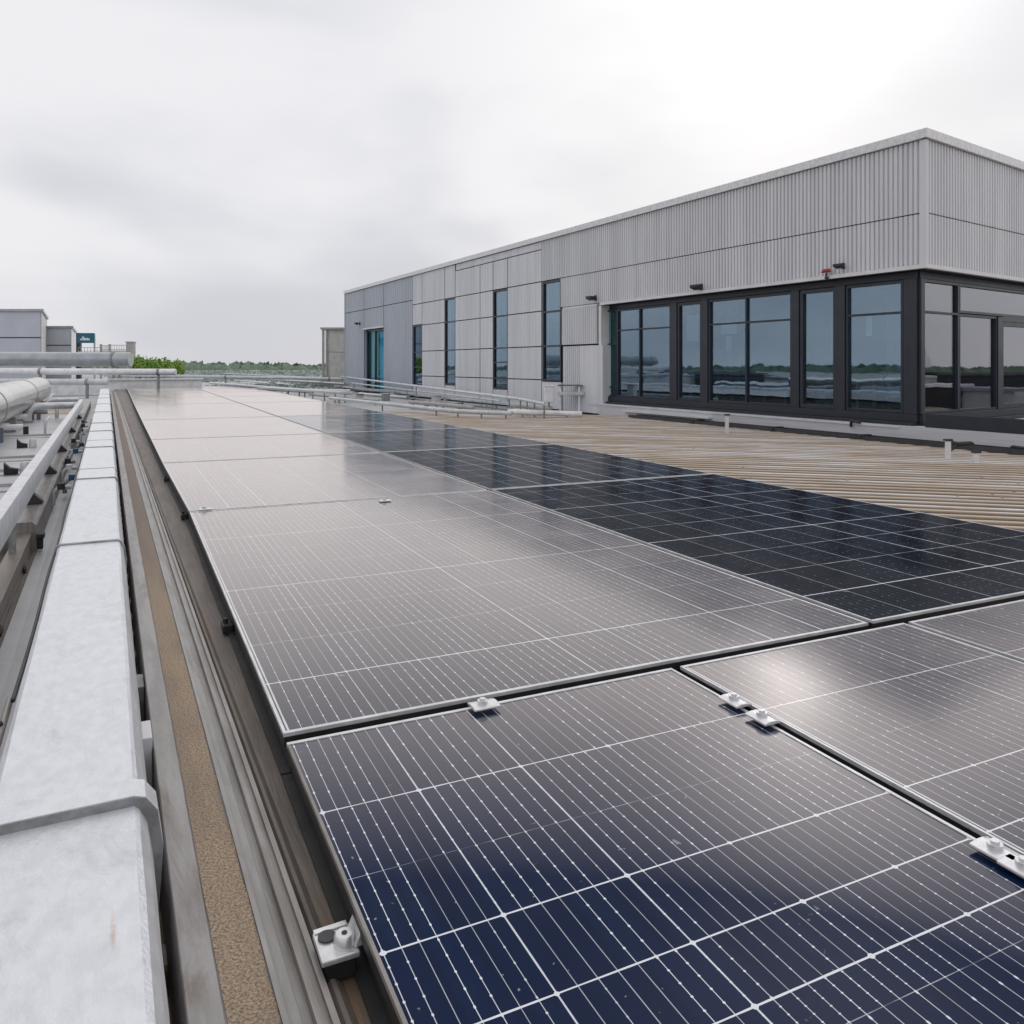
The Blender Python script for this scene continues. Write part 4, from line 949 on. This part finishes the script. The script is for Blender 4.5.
# small pale tower left of the building
tw = thing('roof_cabin', PD(335, 365, 52), 'small cream box cabin with two slim posts, left of the grey building', 'cabin')
p0, p1 = PD(328, 375, 52), PD(345, 328, 52)
mb = MB(); mb.box(W, p0.x, p1.x+1.2, 52, 54.5, -.03, p1.z-.1); mb.build('wall', 'cream', tw)
mb = MB(); mb.box(W, PD(321, 365, 52).x, p1.x+1.2, 51.8, 54.6, p1.z-.098, p1.z+.03); mb.build('roof', 'stone', tw)
mb = MB(); mb.box(W, p0.x, p1.x+1.2, 51.985, 51.998, 2.3, 2.36); mb.build('joint', 'stone', tw)
for a_, b_ in ((322, 324), (325.5, 327.5)):
    mb = MB(); mb.box(W, PD(a_, 365, 51.9).x, PD(b_, 365, 51.9).x, 51.9, 52.05, -.03, p1.z-.1); mb.build('post', 'stone', tw)

# ================================================================== pipes and trays between the array and the building
def run(name, pts, r_, m, label, cat, posts=(), flat=False, group=None, pm='galv_dark', h=None):
    t_ = thing(name, Vector((pts[0].x, pts[0].y, 0)), label, cat, group)
    mb = MB()
    if flat:
        for i in range(len(pts)-1):
            a_, b_ = pts[i], pts[i+1]; d_ = (b_-a_).normalized(); fr = Fr((a_.x, a_.y), (d_.y, -d_.x), (d_.x, d_.y))
            mb.box(fr, -r_, r_, 0, (Vector((b_.x, b_.y, 0))-Vector((a_.x, a_.y, 0))).length, a_.z-.03, a_.z+.05)
        mb.build('tray', m, t_, .008)
    else:
        mb.tube(pts, r_, 10); mb.build('pipe', m, t_)
    for i in range(len(pts)-1):
        for q_ in posts:
            c = pts[i].lerp(pts[i+1], q_)
            mb = MB(); mb.box(Fr((c.x, c.y), (1, 0), (0, 1)), -.022, .022, -.022, .022, -.03, c.z-r_*.8 if not flat else c.z-.031); mb.build('post', pm, t_)
    return t_
run('handrail', [P(341, 376.5, .80), P(520, 399, .50), P(545, 404, .45)], .05, 'pipe', 'long pale handrail pipe in front of the blind facade', 'handrail', (.02, .3, .6, .97))
run('handrail', [P(352, 383, .50), P(500, 401, .32)], .035, 'pipe', 'lower rail parallel to the long pale handrail', 'handrail', (.02, .5, .97))
run('cable_tray', [P(345, 387, .22), P(455, 399, .18), P(548, 408.5, .15)], .16, 'pipe', 'broad pale cable tray running towards the white box', 'cable tray', (.1, .5, .9), True)
run('cable_tray', [P(262, 388, .45), P(345, 394, .42)], .25, 'sheet', 'pale tray beyond the right corner of the array', 'cable tray', (.1, .5, .9), True)
run('pipeline', [P(330, 398, .28), P(452, 411, .22), P(512, 413.5, .20)], .06, 'pipe', 'pale pipe beside the right edge of the far solar panels', 'pipe', (.1, .5, .9))
run('pipeline', [P(508, 411.5, .2), P(582, 414, .15)], .075, 'white', 'short white pipe lying on the roof below the bench rack', 'pipe', (.2, .8))
run('pipeline', [P(210, 383, .5), P(300, 390, .45), P(350, 391, .45)], .07, 'pipe', 'thin pipe skirting the far corner of the array', 'pipe', (.1, .5, .9))
run('pipeline', [P(232, 377.5, .4), P(345, 384, .4)], .08, 'duct', 'grey pipe on the far roof left of the cream cabin', 'pipe', (.1, .5, .9))
run('pipeline', [P(225, 373.5, .3), P(330, 378.5, .3)], .08, 'sheet', 'faint pale pipe farthest away on the far roof', 'pipe', (.1, .5, .9))
r = random.Random(21)
adjs = ['thin steel', 'short pale', 'grey', 'weathered', 'bent', 'low', 'stubby', 'long thin', 'dull', 'light grey', 'slim', 'darker']
for i in range(12):
    px = 235+i*25; py = 380+(px-215)*.078+r.uniform(-3, 7)
    z0 = r.uniform(.06, .24); py = max(py, 377.5); l_ = r.uniform(30, 75)
    if px+l_ > 560: l_ = 560-px
    a_ = P(px, py, z0); b_ = P(px+l_, min(py+l_*.085+r.uniform(-.6, .6), 411), z0-.02)
    run('pipeline', [a_, a_.lerp(b_, .5)+Vector((0, 0, r.uniform(-.02, .03))), b_], r.uniform(.03, .08), ('pipe', 'galv_dark', 'sheet', 'stone')[i % 4], adjs[i]+' pipe in the tangle between the solar array and the grey building', 'pipe', (.1, .9), group='tangle of pipes')

cols = ['galv_dark', 'pipe', 'stone', 'gutter']
for i in range(26):
    px = 215+i*10.5+r.uniform(-4, 4); py = 379+ (px-215)*.085 + r.uniform(-2, 8)
    if px > 480: py = min(py, 408)
    p = P(px, py, .03); s_ = r.uniform(.10, .22); fr = Fr((p.x, p.y), E1, N1)
    t_ = thing('roof_vent', p, 'small vent box standing among the pipes between the array and the building', 'roof vent', 'small vent boxes among the pipes')
    mb = MB(); mb.box(fr, -s_, s_, -s_*.6, s_*.6, -.03, s_*1.3); mb.build('body', cols[i % 4], t_, .01)
    mb = MB(); mb.box(fr, -s_*1.15, s_*1.15, -s_*.75, s_*.75, s_*1.3+.001, s_*1.3+.03); mb.build('cap', cols[(i+1) % 4], t_)
# white cabinet and bench rack
o_ = P(549, 414.5, .0); fr = Fr((o_.x, o_.y), E1, N1)
cb = thing('white_cabinet', o_, 'white rounded utility cabinet on a post by the third tall window', 'cabinet')
fr2 = Fr((o_.x, o_.y), (1, 0), (0, 1)); d_ = o_.y; zt = CZ+(HY-385)/F*d_; zb = CZ+(HY-402.5)/F*d_; hw = 4.7/F*d_
mb = MB(); mb.box(fr2, -hw, hw, -.12, .12, zb, zt-.05); mb.build('body', 'white', cb, .03)
mb = MB(); mb.box(fr2, -hw-.015, hw+.015, -.14, .14, zt-.049, zt); mb.build('lid', 'white', cb, .012)
mb = MB(); mb.box(fr2, -.03, .03, -.03, .03, 0, zb-.001); mb.build('post', 'galv_dark', cb)
o_ = P(570, 413, .0); d_ = o_.y; fr2 = Fr((o_.x, o_.y), (1, 0), (0, 1)); zt = CZ+(HY-384)/F*d_; k_ = d_/F
rk = thing('bench_rack', o_, 'grey slatted bench-like rack beside the white cabinet', 'rack')
mb = MB()
for i in range(4): mb.box(fr2, -12*k_, 12*k_, -.25+.13*i, -.16+.13*i, zt-.06, zt-.02)
mb.build('slats', 'brown_beam', rk)
mb = MB(); mb.box(fr2, -13*k_, 13*k_, -.28, .28, zt-.34, zt-.24); mb.build('shelf', 'pipe', rk, .01)
for a_ in (-10, 8.5):
    mb = MB(); mb.box(fr2, a_*k_-.03, a_*k_+.03, -.2, -.14, 0, zt-.061) if a_ > 0 else mb.box(fr2, a_*k_-.03, a_*k_+.03, -.2, -.14, 0, zt-.061); mb.build('leg', 'white', rk)
# service posts by the gutter
def spost(px, pyb, pyt, label, arm):
    p = P(px, pyb, .03); d = p.y; zt = CZ+(HY-pyt)/F*d
    t_ = thing('service_post', p, label, 'post', 'posts beside the gutter'); fr = Fr((p.x, p.y), (1, 0), (0, 1))
    mb = MB(); mb.box(fr, -.035, .035, -.03, .03, 0, zt); mb.build('post', 'white_trim', t_, .006)
    mb = MB(); mb.box(fr, -.05, .06, -.04, .05, zt+.001, zt+.03); mb.build('cap', 'black', t_)
    if arm:
        mb = MB(); mb.tube([p+Vector((.03, .05, zt-.05)), p+Vector((.2, .08, zt-.08)), p+Vector((.42, .1, zt-.07)), p+Vector((.46, .12, zt-.1))], .03, 8)
        mb.tube([p+Vector((.04, .05, zt-.2)), p+Vector((.22, .08, zt-.12)), p+Vector((.4, .1, zt-.11))], .014, 6); mb.build('hose', 'black', t_)
spost(948, 459, 441, 'white post with black hose in front of the gutter near the glazed corner', True)
spost(976, 462, 453, 'short pale peg in front of the gutter right of the hose post', False)
spost(727, 433, 415.5, 'white post in front of the gutter below the middle of the long glazing', False)
for px, py, lab in ((850, 422, 'black pipe bracket on the pale plinth under the last long-side window'), (1010, 448, 'dark cable bundle lying on the plinth right of the corner')):
    s_ = SP(px, .08) ; z_ = CZ+(HY-py)/F*(B1(s_, .08, 0).y)
    mb = MB(); mb.tube([B1(s_, .06, z_-.09), B1(s_-.03, .08, z_+.02), B1(s_-.05, .10, z_+.03), B1(s_-(.25 if px < 900 else .6), .09, z_+.0)], .025, 8)
    tag(mb.build('hose', 'black'), lab, 'hose')
# unseen units added either side of the view for the glazing to mirror
r = random.Random(31)
adj = ['low', 'long', 'flat', 'wide']
for i in range(44):
    if i % 3:
        y = r.uniform(8, 60); x = -.70*y-r.uniform(3, 40)
    else:
        y = r.uniform(10, 40); x = .68*y+4+r.uniform(4, 30)
    l_ = r.uniform(2, 8); h_ = r.uniform(.2, .95); a_ = L.ev if i % 3 else E1
    fr = Fr((x, y), (a_.y, -a_.x), (a_.x, a_.y))
    t_ = thing('rooflight', Vector((x, y, 0)), 'low roof unit outside the view, mirrored in the glazing', 'rooflight', 'roof units mirrored in the glazing')
    mb = MB(); mb.box(fr, -l_*.2, l_*.2, -l_, l_, -.03, h_); mb.build('kerb', ('gutter', 'sheet_blue', 'sheet', 'gutter')[i % 4], t_, .02)
    mb = MB(); mb.prism(fr, [(-l_*.22, h_+.001), (l_*.22, h_+.001), (l_*.2, h_+.10), (-l_*.2, h_+.10)], -l_, l_); mb.build('cover', ('white', 'black', 'pipe', 'gutter', 'white', 'black', 'sheet_blue')[i % 7], t_)
# loose fixings on the ribbed deck
r = random.Random(4)
mb = MB()
for i in range(90):
    p = rq*(.25*r.randrange(10, 85)) - rd*r.uniform(-2, 14); 
    q_ = p.x*rq.x+p.y*rq.y
    base = -9+.25*round((q_+9)/.25)+.208
    p = p+rq*(base-q_); p.z = .045
    mb.tube([p, p+Vector((0, 0, .012))], .018, 6)
o = mb.build('deck_screws', 'galv_dark'); struct(o, 'stuff'); tag(o, 'screw heads scattered along the ribs of the tan deck', 'screws')
for o in bpy.data.objects:
    if '_w' in o: del o['_w']
